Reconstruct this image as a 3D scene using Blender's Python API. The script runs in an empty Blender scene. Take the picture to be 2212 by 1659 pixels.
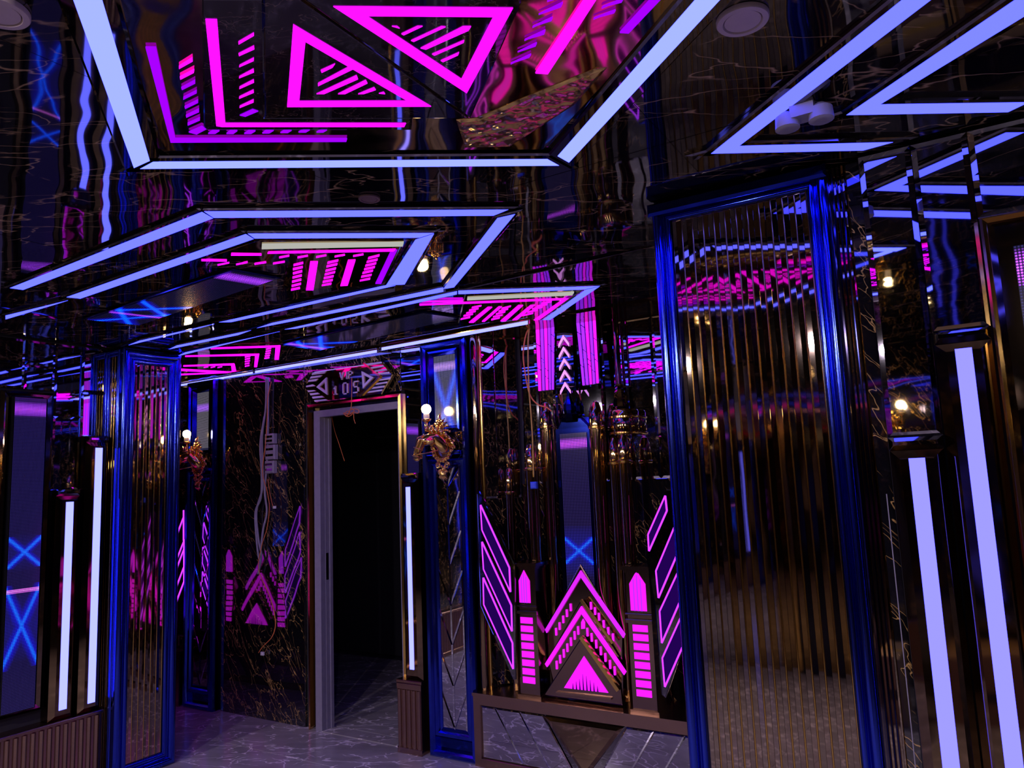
import bpy, bmesh, math, random
from mathutils import Vector, Matrix
random.seed(7)
scene = bpy.context.scene
COL = scene.collection

# ---------------------------------------------------------------- camera, world, exposure
cam_data = bpy.data.cameras.new('camera')
cam_data.sensor_width = 36.0
cam_data.lens = 1600.0 / 2212.0 * 36.0
cam_data.clip_start = 0.02
cam = bpy.data.objects.new('camera', cam_data)
COL.objects.link(cam)
r_, u_, b_ = Vector((0.84907, 0.52665, -0.04135)), Vector((0.10322, -0.08863, 0.99070)), Vector((0.51809, -0.84545, -0.12962))
mw = Matrix(((r_.x, u_.x, b_.x, 0), (r_.y, u_.y, b_.y, 0), (r_.z, u_.z, b_.z, 1.6), (0, 0, 0, 1)))
cam.matrix_world = mw
scene.camera = cam
world = bpy.data.worlds.new('world')
scene.world = world
world.use_nodes = True
world.node_tree.nodes['Background'].inputs[0].default_value = (0.01, 0.01, 0.02, 1)
world.node_tree.nodes['Background'].inputs[1].default_value = 0.2
scene.view_settings.view_transform = 'Standard'
scene.view_settings.look = 'None'
scene.view_settings.exposure = 0.15
scene.view_settings.gamma = 1.0
scene.view_settings.use_curve_mapping = False
cy = scene.cycles
cy.max_bounces = 10
cy.glossy_bounces = 8
cy.diffuse_bounces = 3
cy.transmission_bounces = 4
cy.caustics_reflective = True
cy.caustics_refractive = False
cy.blur_glossy = 0.6
cy.sample_clamp_indirect = 6.0
cy.use_denoising = True

# four added fill lights at the ceiling behind the camera, brightening the hallway
for k, (x, y, e) in enumerate([(-4.1, -0.9, 22), (-2.6, -1.0, 22), (-1.2, -0.9, 22), (0.7, -0.9, 18)]):
    ld = bpy.data.lights.new('downlight', 'AREA')
    ld.shape = 'DISK'
    ld.size = 0.08
    ld.energy = e
    ld.color = (0.95, 0.78, 0.95)
    lo_ = bpy.data.objects.new('downlight', ld)
    COL.objects.link(lo_)
    lo_.location = (x, y, 2.49)
    lo_.rotation_euler = (math.radians(42), 0, 0)
    ld.spread = math.radians(130)

# ---------------------------------------------------------------- helpers
ORIGIN = {}


class MB:
    def __init__(self):
        self.v, self.f = [], []

    def add(self, vs, fs):
        o = len(self.v)
        self.v += [tuple(p) for p in vs]
        self.f += [tuple(i + o for i in f) for f in fs]
        return self


def WP(m0):          # a plane facing the camera side: a = x, b = z, h comes out of the wall
    return lambda a, b, h=0.0: (a, m0 - h, b)


def LP(s0):          # the left wall: a = y, b = z
    return lambda a, b, h=0.0: (s0 + h, a, b)


def CP(z0=2.5):      # the ceiling: a = x, b = y, h goes down
    return lambda a, b, h=0.0: (a, b, z0 - h)


def area2(p):
    return sum(p[i - 1][0] * p[i][1] - p[i][0] * p[i - 1][1] for i in range(len(p)))


def inset(poly, d):
    p = list(poly)
    if area2(p) < 0:
        p.reverse()
    n = len(p)
    lines = []
    for i in range(n):
        a, b = p[i], p[(i + 1) % n]
        L = math.hypot(b[0] - a[0], b[1] - a[1]) or 1e-9
        nx, ny = -(b[1] - a[1]) / L, (b[0] - a[0]) / L
        lines.append(((a[0] + nx * d, a[1] + ny * d), (b[0] - a[0], b[1] - a[1])))
    out = []
    for i in range(n):
        (p1, d1), (p2, d2) = lines[i - 1], lines[i]
        den = d1[0] * d2[1] - d1[1] * d2[0]
        if abs(den) < 1e-12:
            out.append(p2)
            continue
        t = ((p2[0] - p1[0]) * d2[1] - (p2[1] - p1[1]) * d2[0]) / den
        out.append((p1[0] + d1[0] * t, p1[1] + d1[1] * t))
    return out


def prism(mb, pl, poly, h0, h1):
    n = len(poly)
    vs = [pl(a, b, h0) for a, b in poly] + [pl(a, b, h1) for a, b in poly]
    fs = [tuple(range(n)), tuple(range(n, 2 * n))] + [(i, (i + 1) % n, n + (i + 1) % n, n + i) for i in range(n)]
    return mb.add(vs, fs)


def tile(mb, pl, poly, h0, h1, bev, dh):
    p = list(poly)
    if area2(p) < 0:
        p.reverse()
    q = inset(p, bev)
    n = len(p)
    vs = [pl(a, b, h0) for a, b in p] + [pl(a, b, h1) for a, b in p] + [pl(a, b, h1 + dh) for a, b in q]
    fs = [tuple(range(n)), tuple(range(2 * n, 3 * n))]
    for i in range(n):
        j = (i + 1) % n
        fs += [(i, j, n + j, n + i), (n + i, n + j, 2 * n + j, 2 * n + i)]
    return mb.add(vs, fs)


def rect(a0, b0, a1, b1):
    return [(a0, b0), (a1, b0), (a1, b1), (a0, b1)]


def seg(p, q, w):
    dx, dy = q[0] - p[0], q[1] - p[1]
    L = math.hypot(dx, dy) or 1e-9
    nx, ny = -dy / L * w / 2, dx / L * w / 2
    return [(p[0] + nx, p[1] + ny), (q[0] + nx, q[1] + ny), (q[0] - nx, q[1] - ny), (p[0] - nx, p[1] - ny)]


def box(mb, x0, x1, y0, y1, z0, z1):
    return prism(mb, CP(0), rect(x0, y0, x1, y1), -z0, -z1)


def tube(mb, pts, r, n=8, closed=False):
    pts = [Vector(p) for p in pts]
    rs = r if isinstance(r, (list, tuple)) else [r] * len(pts)
    N = len(pts)
    up = None
    rings = []
    for i, p in enumerate(pts):
        if closed:
            t = (pts[(i + 1) % N] - pts[i - 1]).normalized()
        else:
            t = (pts[min(i + 1, N - 1)] - pts[max(i - 1, 0)]).normalized()
        if up is None:
            up = t.orthogonal().normalized()
        up = (up - t * up.dot(t)).normalized()
        bn = t.cross(up)
        rings.append([p + (up * math.cos(2 * math.pi * k / n) + bn * math.sin(2 * math.pi * k / n)) * rs[i] for k in range(n)])
    vs = [q for ring in rings for q in ring]
    fs = []
    for i in range(N if closed else N - 1):
        j = (i + 1) % N
        for k in range(n):
            fs.append((i * n + k, i * n + (k + 1) % n, j * n + (k + 1) % n, j * n + k))
    if not closed:
        fs += [tuple(range(n)), tuple(range((N - 1) * n, N * n))]
    return mb.add(vs, fs)


def ball(mb, c, r, n=8, k=6, sq=(1, 1, 1)):
    vs, fs = [], []
    for i in range(1, k):
        th = math.pi * i / k
        for j in range(n):
            ph = 2 * math.pi * j / n
            vs.append((c[0] + r * sq[0] * math.sin(th) * math.cos(ph), c[1] + r * sq[1] * math.sin(th) * math.sin(ph), c[2] + r * sq[2] * math.cos(th)))
    t, b = len(vs), len(vs) + 1
    vs += [(c[0], c[1], c[2] + r * sq[2]), (c[0], c[1], c[2] - r * sq[2])]
    for i in range(k - 2):
        for j in range(n):
            fs.append((i * n + j, i * n + (j + 1) % n, (i + 1) * n + (j + 1) % n, (i + 1) * n + j))
    for j in range(n):
        fs.append((t, (j + 1) % n, j))
        fs.append((b, (k - 2) * n + j, (k - 2) * n + (j + 1) % n))
    return mb.add(vs, fs)


def lathe(mb, c, prof, n=16, axis='z'):
    vs, fs = [], []
    for r, z in prof:
        for j in range(n):
            a = 2 * math.pi * j / n
            vs.append((c[0] + r * math.cos(a), c[1] + r * math.sin(a), c[2] + z))
    for i in range(len(prof) - 1):
        for j in range(n):
            fs.append((i * n + j, i * n + (j + 1) % n, (i + 1) * n + (j + 1) % n, (i + 1) * n + j))
    fs += [tuple(range(n)), tuple(range((len(prof) - 1) * n, len(prof) * n))]
    return mb.add(vs, fs)


def frame_sides(pl, r, prof, prof_top=None):
    """four mitred mouldings round a rectangle: bottom, right, top, left"""
    a0, b0, a1, b1 = r
    out = []
    for k in range(4):
        vs, fs = [], []
        for i, h in prof:
            c = [(a0 + i, b0 + i), (a1 - i, b0 + i), (a1 - i, b1 - i), (a0 + i, b1 - i)]
            vs += [pl(*c[k], h), pl(*c[(k + 1) % 4], h)]
        n = len(prof)
        for i in range(n):
            j = (i + 1) % n
            fs.append((2 * i, 2 * i + 1, 2 * j + 1, 2 * j))
        fs += [tuple(2 * i for i in range(n)), tuple(2 * i + 1 for i in range(n))]
        out.append(MB().add(vs, fs))
    return out


def obj(name, mb, mat, parent=None, smooth=False, label=None, origin=None):
    xs = list(zip(*mb.v))
    lo, hi = [min(x) for x in xs], [max(x) for x in xs]
    c = Vector([(a + b) / 2 for a, b in zip(lo, hi)])
    if parent is None:
        c.z = lo[2]
    if origin:
        c = Vector(origin)
    me = bpy.data.meshes.new(name)
    me.from_pydata([tuple(Vector(p) - c) for p in mb.v], [], mb.f)
    bm = bmesh.new()
    bm.from_mesh(me)
    bmesh.ops.recalc_face_normals(bm, faces=bm.faces)
    bm.to_mesh(me)
    bm.free()
    if smooth:
        me.polygons.foreach_set('use_smooth', [True] * len(me.polygons))
        if smooth == 'angle':
            me.set_sharp_from_angle(angle=math.radians(35))
    me.materials.append(mat)
    o = bpy.data.objects.new(name, me)
    COL.objects.link(o)
    if parent is not None:
        o.parent = parent
        o.location = c - ORIGIN[parent.name]
    else:
        o.location = c
    ORIGIN[o.name] = c
    if label:
        o['label'] = label
    return o


def tag(o, label, cat, group=None):
    o['label'] = label
    o['category'] = cat
    if group:
        o['group'] = group
    return o


def thing(name, label, cat, loc, group=None):
    o = bpy.data.objects.new(name, None)
    o.empty_display_size = 0.05
    COL.objects.link(o)
    o.location = loc
    ORIGIN[o.name] = Vector(loc)
    return tag(o, label, cat, group)


def structure(o):
    o['kind'] = 'structure'
    return o


def copy_tree(o, off, label=None, parent=None):
    c = o.copy()
    COL.objects.link(c)
    if parent is None:
        c.location = Vector(o.location) + Vector(off)
        if label:
            c['label'] = label
    else:
        c.parent = parent
    for ch in o.children:
        copy_tree(ch, off, None, c)
    return c


# ---------------------------------------------------------------- materials
def new_mat(name):
    m = bpy.data.materials.new(name)
    m.use_nodes = True
    nt = m.node_tree
    nt.nodes.clear()
    out = nt.nodes.new('ShaderNodeOutputMaterial')
    return m, nt, out


def ramp(nt, fac, stops):
    n = nt.nodes.new('ShaderNodeValToRGB')
    el = n.color_ramp.elements
    while len(el) < len(stops):
        el.new(0.5)
    for e, (p, c) in zip(el, stops):
        e.position = p
        e.color = (*c, 1) if len(c) == 3 else c
    nt.links.new(fac, n.inputs[0])
    return n.outputs[0]


def pos_node(nt, scale=(1, 1, 1), rot=(0, 0, 0), kind='POINT'):
    g = nt.nodes.new('ShaderNodeNewGeometry')
    mp = nt.nodes.new('ShaderNodeMapping')
    mp.vector_type = kind
    mp.inputs['Scale'].default_value = scale
    mp.inputs['Rotation'].default_value = rot
    nt.links.new(g.outputs['Position'], mp.inputs[0])
    return mp.outputs[0]


def noise(nt, vec, scale, detail=2.0, dist=0.0):
    n = nt.nodes.new('ShaderNodeTexNoise')
    n.inputs['Scale'].default_value = scale
    n.inputs['Detail'].default_value = detail
    n.inputs['Distortion'].default_value = dist
    nt.links.new(vec, n.inputs['Vector'])
    return n.outputs['Fac']


def wavy(nt, b, scale, dist, stretch=(1, 1, 1)):
    p = pos_node(nt, stretch)
    f = noise(nt, p, scale, 1.0)
    bp = nt.nodes.new('ShaderNodeBump')
    bp.inputs['Distance'].default_value = dist
    bp.inputs['Strength'].default_value = 1.0
    nt.links.new(f, bp.inputs['Height'])
    nt.links.new(bp.outputs[0], b.inputs['Normal'])


def metal(name, col, rough=0.04, wave=None, stretch=(1, 1, 1)):
    m, nt, out = new_mat(name)
    b = nt.nodes.new('ShaderNodeBsdfPrincipled')
    b.inputs['Base Color'].default_value = (*col, 1)
    b.inputs['Metallic'].default_value = 1
    b.inputs['Roughness'].default_value = rough
    if wave:
        wavy(nt, b, wave[0], wave[1], stretch)
    nt.links.new(b.outputs[0], out.inputs[0])
    return m


def paint(name, col, rough=0.5, noise_amt=0.15, nscale=30):
    m, nt, out = new_mat(name)
    b = nt.nodes.new('ShaderNodeBsdfPrincipled')
    f = noise(nt, pos_node(nt), nscale, 3)
    lo = tuple(c * (1 - noise_amt) for c in col)
    hi = tuple(min(1, c * (1 + noise_amt)) for c in col)
    nt.links.new(ramp(nt, f, [(0.3, lo), (0.7, hi)]), b.inputs['Base Color'])
    b.inputs['Roughness'].default_value = rough
    nt.links.new(b.outputs[0], out.inputs[0])
    return m


def emit(name, col, s=1.0):
    m, nt, out = new_mat(name)
    e = nt.nodes.new('ShaderNodeEmission')
    e.inputs[0].default_value = (*col, 1)
    e.inputs[1].default_value = s
    nt.links.new(e.outputs[0], out.inputs[0])
    return m


def marble(name, base, vein, ior, scale=3.0, stretch=(1, 1, 1), rot=(0, 0, 0), wave=(3.0, 0.004), rough=0.03, width=0.012, amount=0.52, second=None):
    m, nt, out = new_mat(name)
    p = pos_node(nt, stretch, rot, 'TEXTURE')
    nz = nt.nodes.new('ShaderNodeTexNoise')
    nz.inputs['Scale'].default_value = scale * 1.3
    nz.inputs['Detail'].default_value = 4
    nt.links.new(p, nz.inputs['Vector'])
    mix = nt.nodes.new('ShaderNodeMixRGB')
    mix.blend_type = 'LINEAR_LIGHT'
    mix.inputs[0].default_value = 0.16
    nt.links.new(p, mix.inputs[1])
    nt.links.new(nz.outputs['Color'], mix.inputs[2])
    cols = None
    masks = []
    for sc, w in ((scale, width), (scale * 2.3, width * 0.7)):
        vo = nt.nodes.new('ShaderNodeTexVoronoi')
        vo.feature = 'DISTANCE_TO_EDGE'
        vo.inputs['Scale'].default_value = sc
        nt.links.new(mix.outputs[0], vo.inputs['Vector'])
        a = ramp(nt, vo.outputs['Distance'], [(0.0, (1, 1, 1)), (w * sc, (0, 0, 0))])
        k = ramp(nt, noise(nt, p, sc * 1.1, 2), [(amount, (0, 0, 0)), (amount + 0.1, (1, 1, 1))])
        mu = nt.nodes.new('ShaderNodeMixRGB')
        mu.blend_type = 'MULTIPLY'
        mu.inputs[0].default_value = 1
        nt.links.new(a, mu.inputs[1])
        nt.links.new(k, mu.inputs[2])
        masks.append(mu.outputs[0])
    ad = nt.nodes.new('ShaderNodeMixRGB')
    ad.blend_type = 'LIGHTEN'
    ad.inputs[0].default_value = 1
    nt.links.new(masks[0], ad.inputs[1])
    nt.links.new(masks[1], ad.inputs[2])
    fin = nt.nodes.new('ShaderNodeMixRGB')
    cloud = noise(nt, p, scale * 1.7, 5)
    nt.links.new(ad.outputs[0], fin.inputs[0])
    nt.links.new(ramp(nt, cloud, [(0.3, base), (0.75, second or tuple(c * 1.6 for c in base))]), fin.inputs[1])
    fin.inputs[2].default_value = (*vein, 1)
    b = nt.nodes.new('ShaderNodeBsdfPrincipled')
    nt.links.new(fin.outputs[0], b.inputs['Base Color'])
    b.inputs['Roughness'].default_value = rough
    b.inputs['IOR'].default_value = ior
    if wave:
        wavy(nt, b, *wave)
    nt.links.new(b.outputs[0], out.inputs[0])
    return m


def screen_mat(name, strength):
    m, nt, out = new_mat(name)
    at = nt.nodes.new('ShaderNodeAttribute')
    at.attribute_name = 'Col'
    uv = nt.nodes.new('ShaderNodeUVMap')
    ds = nt.nodes.new('ShaderNodeVectorMath')
    ds.operation = 'DISTANCE'
    ds.inputs[1].default_value = (0.5, 0.5, 0)
    nt.links.new(uv.outputs[0], ds.inputs[0])
    k = ramp(nt, ds.outputs['Value'], [(0.18, (1, 1, 1)), (0.42, (0.03, 0.03, 0.03))])
    mu = nt.nodes.new('ShaderNodeMixRGB')
    mu.blend_type = 'MULTIPLY'
    mu.inputs[0].default_value = 1
    nt.links.new(at.outputs['Color'], mu.inputs[1])
    nt.links.new(k, mu.inputs[2])
    b = nt.nodes.new('ShaderNodeBsdfPrincipled')
    b.inputs['Base Color'].default_value = (0.004, 0.004, 0.02, 1)
    b.inputs['Roughness'].default_value = 0.12
    nt.links.new(mu.outputs[0], b.inputs['Emission Color'])
    b.inputs['Emission Strength'].default_value = strength
    nt.links.new(b.outputs[0], out.inputs[0])
    return m


M = {}
M['marble'] = marble('black_marble', (0.003, 0.003, 0.004), (0.58, 0.36, 0.11), 2.3, 6.0, (1.0, 1.0, 3.2), (0.1, -0.62, 0.0), (3.0, 0.002), width=0.0017, amount=0.435)
M['ceiling'] = marble('ceiling_marble', (0.003, 0.003, 0.005), (0.50, 0.34, 0.18), 2.5, 4.0, (3.0, 1.0, 1), (0, 0, 0.5), (3.5, 0.004), width=0.0035, amount=0.485)
M['floor'] = marble('floor_marble', (0.20, 0.185, 0.19), (0.75, 0.70, 0.72), 1.5, 4.0, (2.0, 1.0, 1), (0, 0, 0.4), None, 0.16, 0.006, 0.46, (0.32, 0.30, 0.31))
M['plate'] = marble('brown_art_plate', (0.012, 0.008, 0.009), (0.20, 0.14, 0.11), 1.8, 9.0, (1.6, 1.0, 1), (0, 0, 0.5), (3.5, 0.002), width=0.0015, amount=0.50)
M['rosedark'] = metal('dark_rose_gold_satin', (0.34, 0.22, 0.17), 0.13)
M['film'] = metal('crumpled_gold_film', (0.85, 0.60, 0.16), 0.18, (22.0, 0.02))
M['spire'] = metal('dark_navy_metal', (0.008, 0.016, 0.13), 0.1)
M['mirror'] = metal('grey_mirror', (0.62, 0.62, 0.66), 0.02, (2.0, 0.0006))
M['dark_mirror'] = metal('smoked_mirror', (0.20, 0.19, 0.20), 0.03, (3.0, 0.0015))
M['bronze'] = metal('bronze_mirror', (0.36, 0.29, 0.22), 0.03, (3.0, 0.0012))
M['gold'] = metal('gold_polished', (0.95, 0.62, 0.16), 0.13)
M['goldwavy'] = metal('gold_mirror_sheet', (0.55, 0.38, 0.15), 0.05, (4.0, 0.006), (1, 1, 0.35))
M['brown'] = metal('dark_gold_mirror', (0.30, 0.21, 0.12), 0.05, (4.0, 0.004), (1, 1, 0.5))
M['rose'] = metal('rose_gold_satin', (0.42, 0.27, 0.19), 0.22)
M['blue'] = metal('blue_polished_metal', (0.045, 0.08, 0.68), 0.13)
M['navy'] = metal('navy_polished_metal', (0.015, 0.03, 0.28), 0.10)
M['steel'] = paint('grey_primed_steel', (0.21, 0.195, 0.26), 0.45, 0.08)
M['black'] = paint('black_plate', (0.006, 0.006, 0.008), 0.12, 0.1)
M['white'] = paint('white_plastic', (0.72, 0.70, 0.70), 0.4, 0.05)
M['greyplastic'] = paint('grey_plastic', (0.30, 0.29, 0.31), 0.4, 0.05)
M['cable'] = paint('pale_cable', (0.30, 0.28, 0.34), 0.5, 0.1)
M['orange'] = paint('orange_wire', (0.75, 0.20, 0.05), 0.5, 0.1)
M['yellow'] = paint('yellow_wire', (0.55, 0.33, 0.06), 0.5, 0.1)
M['bluecord'] = paint('blue_cord', (0.03, 0.08, 0.7), 0.5, 0.1)
M['cardboard'] = paint('cardboard', (0.42, 0.27, 0.13), 0.85, 0.1, 12)
M['tape'] = paint('black_tape', (0.02, 0.02, 0.02), 0.5, 0.1)
M['speaker'] = paint('pale_pink_cover', (0.55, 0.45, 0.45), 0.5, 0.04)
M['dimcover'] = paint('dim_rose_cover', (0.16, 0.09, 0.09), 0.5, 0.05)
M['darkroom'] = paint('unlit_wall', (0.02, 0.02, 0.025), 0.9, 0.1)
M['lav'] = paint('lavender_acrylic', (0.72, 0.60, 1.0), 0.25, 0.04)
M['near'] = emit('near_blue_white_led', (0.36, 0.44, 6.0))
M['led'] = emit('blue_led', (0.20, 0.23, 6.0))
M['bar'] = emit('blue_violet_bar_led', (0.33, 0.31, 6.0))
M['barpale'] = emit('pale_violet_bar_led', (0.50, 0.54, 5.0))
M['strip'] = emit('pale_cornice_led', (0.50, 0.54, 4.0))
M['cove'] = emit('cove_glow', (0.42, 0.42, 0.38))  # glow standing in for the LED frame mirrored in the coffer side
M['pink'] = emit('magenta_neon', (1.7, 0.006, 2.1))
M['violet'] = emit('violet_neon', (0.36, 0.0, 1.5))
M['wall_pink'] = emit('magenta_acrylic_light', (1.0, 0.014, 1.25))
M['wall_violet'] = emit('violet_acrylic_light', (0.46, 0.03, 1.5))
M['neonline'] = emit('purple_neon_line', (0.85, 0.06, 2.0))
M['gable_violet'] = emit('violet_pink_acrylic_light', (0.72, 0.02, 1.15))
M['palepink'] = emit('pale_pink_arrow_light', (0.95, 0.35, 1.1))
M['deepviolet'] = emit('backlit_violet_acrylic', (0.014, 0.0005, 0.075))
M['bulb'] = emit('warm_bulb', (60, 38, 15))
M['screen'] = screen_mat('led_screen', 1.0)

C0 = CP(2.5)

# ---------------------------------------------------------------- the room shell
X0, X1, Y0 = -6.55, 2.2, -1.6
sub = structure(obj('floor', box(MB(), X0, X1, Y0 - 0.1, 5.8, -0.12, -0.012), M['darkroom']))
xs = [-6.55 + 0.876 * i for i in range(11)]
ys = [-1.62, -0.82, -0.02, 0.80, 1.62, 2.45, 3.28, 3.83, 4.65, 5.47]
for i in range(10):
    for j in range(9):
        mb = tile(MB(), CP(0), rect(xs[i] + 0.0012, ys[j] + 0.0012, xs[i + 1] - 0.0012, ys[j + 1] - 0.0012), 0.011, 0.0015, 0.001, -0.0015)
        mb.v = [(x, y, -abs(z) if abs(z) > 0.0005 else 0.0) for x, y, z in mb.v]
        obj('floor_tile', mb, M['floor'], sub)

ceil = structure(obj('ceiling', box(MB(), X0, X1, Y0 - 0.1, 5.8, 2.53, 2.62), M['black']))
cx = [X0, -5.1, -3.95, -2.75, -1.55, -0.62, 0.6, X1]
cyy = [Y0, -0.4, 0.62, 1.9, 2.75, 3.98]
for i in range(len(cx) - 1):
    for j in range(len(cyy) - 1):
        if cx[i] > -1 and cyy[j] > 2.6:
            continue
        dz = random.uniform(0, 0.0015)
        obj('ceiling_panel', box(MB(), cx[i] + 0.001, cx[i + 1] - 0.001, cyy[j] + 0.001, cyy[j + 1] - 0.001, 2.508 + dz, 2.53), M['ceiling'], ceil)

structure(obj('wall_passage', box(MB(), X0, -4.63, 2.60, 2.78, 0, 2.505), M['marble']))
wl = structure(obj('wall_left', box(MB(), -4.62, -4.47, Y0, 2.90, 0, 2.53), M['darkroom']))
PLL = LP(-4.47)
# mirror tiles and marble of the left wall
for a0, a1, b0, b1 in [(-1.6, -0.6, 0.4, 2.5), (-0.6, 0.4, 0.4, 2.5), (0.4, 1.2, 0.4, 2.5), (1.2, 1.86, 0.4, 2.5)]:
    obj('mirror_tile', tile(MB(), PLL, rect(a0 + .001, b0, a1 - .001, b1), 0, 0.015, 0.012, 0.002), M['marble'], wl)
for a0, a1, b0 in [(1.86, 2.06, 2.22), (2.06, 2.222, 2.22), (2.222, 2.376, 1.655), (2.376, 2.52, 1.96)]:
    for k in range(2):
        lo, hi = (b0, (b0 + 2.5) / 2) if k == 0 else ((b0 + 2.5) / 2, 2.5)
        obj('mirror_tile', tile(MB(), PLL, rect(a0 + .001, lo + .001, a1 - .001, hi - .001), 0, 0.015, 0.012, 0.002), M['mirror'], wl)

wf = structure(obj('wall_front', box(MB(), X0, -5.36, 3.74, 3.95, 0, 2.53), M['darkroom']))


def wall_block(x0, x1, y0, y1, z0, z1, mat):
    return obj('wall_block', box(MB(), x0, x1, y0, y1, z0, z1), mat, wf)


wall_block(-5.36, -3.985, 3.74, 3.80, 0, 2.53, M['darkroom'])
wall_block(-3.985, -3.13, 3.75, 3.80, 2.235, 2.53, M['darkroom'])
wall_block(-3.13, -2.60, 3.74, 3.80, 0, 2.53, M['darkroom'])
wall_block(-2.60, 0.0, 3.98, 4.15, 0, 2.53, M['darkroom'])
PW = WP(3.72)
PA = WP(3.96)
for a0, a1, b0, b1, mt in [(-6.2, -5.36, 0, 2.5, 'mirror'), (-4.93, -4.035, 0, 2.5, 'marble'), (-4.034, -3.131, 2.215, 2.5, 'marble'), (-3.13, -2.93, 1.62, 2.5, 'mirror'), (-3.13, -2.93, 0, 1.62, 'brown')]:
    obj('wall_panel', tile(MB(), PW, rect(a0 + .001, b0, a1 - .001, b1), -0.02, 0.0, 0.003, 0.001), M[mt], wf)
# alcove: black marble below, bevelled mirror tiles above
obj('wall_panel', tile(MB(), PA, rect(-2.40, 0, -0.84, 1.58), -0.02, 0, 0.003, 0.001), M['marble'], wf)
al = [-2.36, -2.24, -2.12, -1.96, -1.80, -1.64, -1.48, -1.30, -1.14, -0.98, -0.84]
for i in range(len(al) - 1):
    zb = 1.58
    mb = tile(MB(), PA, rect(al[i] + .001, zb, al[i + 1] - .001, 2.5), -0.02, 0.0, 0.014, 0.003)
    tl = random.uniform(-0.004, 0.004)
    mb.v = [(x, y - (x - al[i]) * tl, z) for x, y, z in mb.v]
    obj('mirror_tile', mb, M['mirror'] if i < 5 else M['mirror'], wf)
dgA, dgB = Vector((-2.590, 3.742)), Vector((-2.385, 3.953))
dgn = Vector((dgB.y - dgA.y, -(dgB.x - dgA.x))).normalized()


def DGP(a, b, h=0.0):
    q = dgA + (dgB - dgA) * a + dgn * h
    return (q.x, q.y, b)


for k in range(2):
    obj('mirror_tile', tile(MB(), DGP, rect(0.5 * k + 0.004, 1.50, 0.5 * k + 0.496, 2.5), -0.02, 0, 0.012, 0.003), M['mirror'], wf)
obj('wall_panel', tile(MB(), DGP, rect(0.004, 0.41, 0.996, 1.498), -0.02, 0, 0.004, 0.001), M['marble'], wf)

wr = structure(obj('wall_right', box(MB(), -0.20, X1, 2.345, 2.52, 0, 2.53), M['darkroom']))
obj('wall_block', box(MB(), -0.836, -0.70, 2.47, 3.98, 0, 2.53), M['marble'], wr)
PR = WP(2.345)
for a0, a1, b0, b1 in [(-0.196, -0.062, 1.675, 2.498), (-0.060, 0.076, 1.955, 2.498), (0.078, 0.36, 2.25, 2.498), (0.362, 0.50, 1.955, 2.498), (0.502, 0.64, 1.675, 2.498)]:
    obj('mirror_tile', tile(MB(), PR, rect(a0, b0, a1, b1), 0, 0.028, 0.014, 0.004), M['mirror'], wr)
obj('wall_panel', tile(MB(), PR, rect(0.642, 0, X1, 2.498), 0, 0.028, 0.004, 0.001), M['marble'], wr)

wb = structure(obj('wall_back', box(MB(), X0, X1, Y0 - 0.12, Y0 - 0.02, 0, 2.53), M['darkroom']))
bx = [X0, -5.2, -4.1, -3.2, -2.25, -1.72, -1.0, 0.05, 1.0, X1]
bm_ = ['marble', 'brown', 'marble', 'mirror', 'goldwavy', 'marble', 'marble', 'marble', 'brown']
for i in range(9):
    for z0_, z1_ in ((0, 1.25), (1.25, 2.5)):
        obj('wall_panel', box(MB(), bx[i] + .001, bx[i + 1] - .001, Y0 - 0.02, Y0, z0_ + .001, z1_ - .001), M[bm_[i]], wb)
d2 = structure(obj('door_2', box(MB(), -1.68, -1.04, Y0, Y0 + 0.02, 0, 2.05), M['black']))
for mb in frame_sides(lambda a, b, h=0.0: (a, Y0 + h, b), (-1.72, 0, -1.0, 2.09), [(0, 0), (0, 0.03), (0.035, 0.03), (0.04, 0)])[1:]:
    obj('door_trim', mb, M['gold'], d2)
structure(obj('wall_end', box(MB(), X1, X1 + 0.1, Y0, 2.5, 0, 2.53), M['marble']))
structure(obj('wall_far', box(MB(), X0 - 0.1, X0, Y0, 5.7, 0, 2.53), M['marble']))
structure(obj('wall_room', box(MB(), -6.55, -1.5, 5.6, 5.75, 0, 2.53), M['darkroom']))
structure(obj('wall_side', box(MB(), -2.62, -2.52, 4.16, 5.6, 0, 2.53), M['darkroom']))

# grey box under the ceiling at the left edge of the photo
lx = [(1.638, 3.624), (1.641, 3.035), (1.638, 2.738)]
bk = structure(obj('trim_2', box(MB(), -3.95, -3.80, lx[0][0] - 0.14, lx[0][0], 2.12, 2.506), M['steel']))
obj('edge_board', box(MB(), -3.95, -3.80, lx[0][0] - 0.14, lx[0][0], 2.02, 2.119), M['cardboard'], bk)

# gold-tinted ceiling strip along the front wall
t = structure(obj('trim_1', box(MB(), -6.2, -0.86, 3.60, 3.955, 2.498, 2.508), M['goldwavy']))

# ---------------------------------------------------------------- doorway
DPX = [(-3.977, 1.785), (-3.954, 1.784), (-3.917, 1.782), (-3.858, 1.779), (-3.149, 1.745), (-3.122, 1.744), (-3.909, 2.145), (-3.860, 2.098), (-3.951, 2.171)]
dx0, dx1, dx2, dx3, dx4, dx5 = [p[0] for p in DPX[:6]]
dzo, dzi, dzt = DPX[6][1], DPX[7][1], DPX[8][1]
dr = structure(obj('door_1', box(MB(), dx1, dx4, 3.742, 3.748, dzi, dzt), M['black']))
DW = WP(3.71)
tw = dx1 - dx0
for mb in frame_sides(DW, (dx0, 0.0, dx5 + 0.004, dzt + tw), [(0, -0.02), (0, 0.016), (tw * 0.8, 0.02), (tw, -0.02)])[1:]:
    obj('door_trim', mb, M['gold'], dr)
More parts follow.
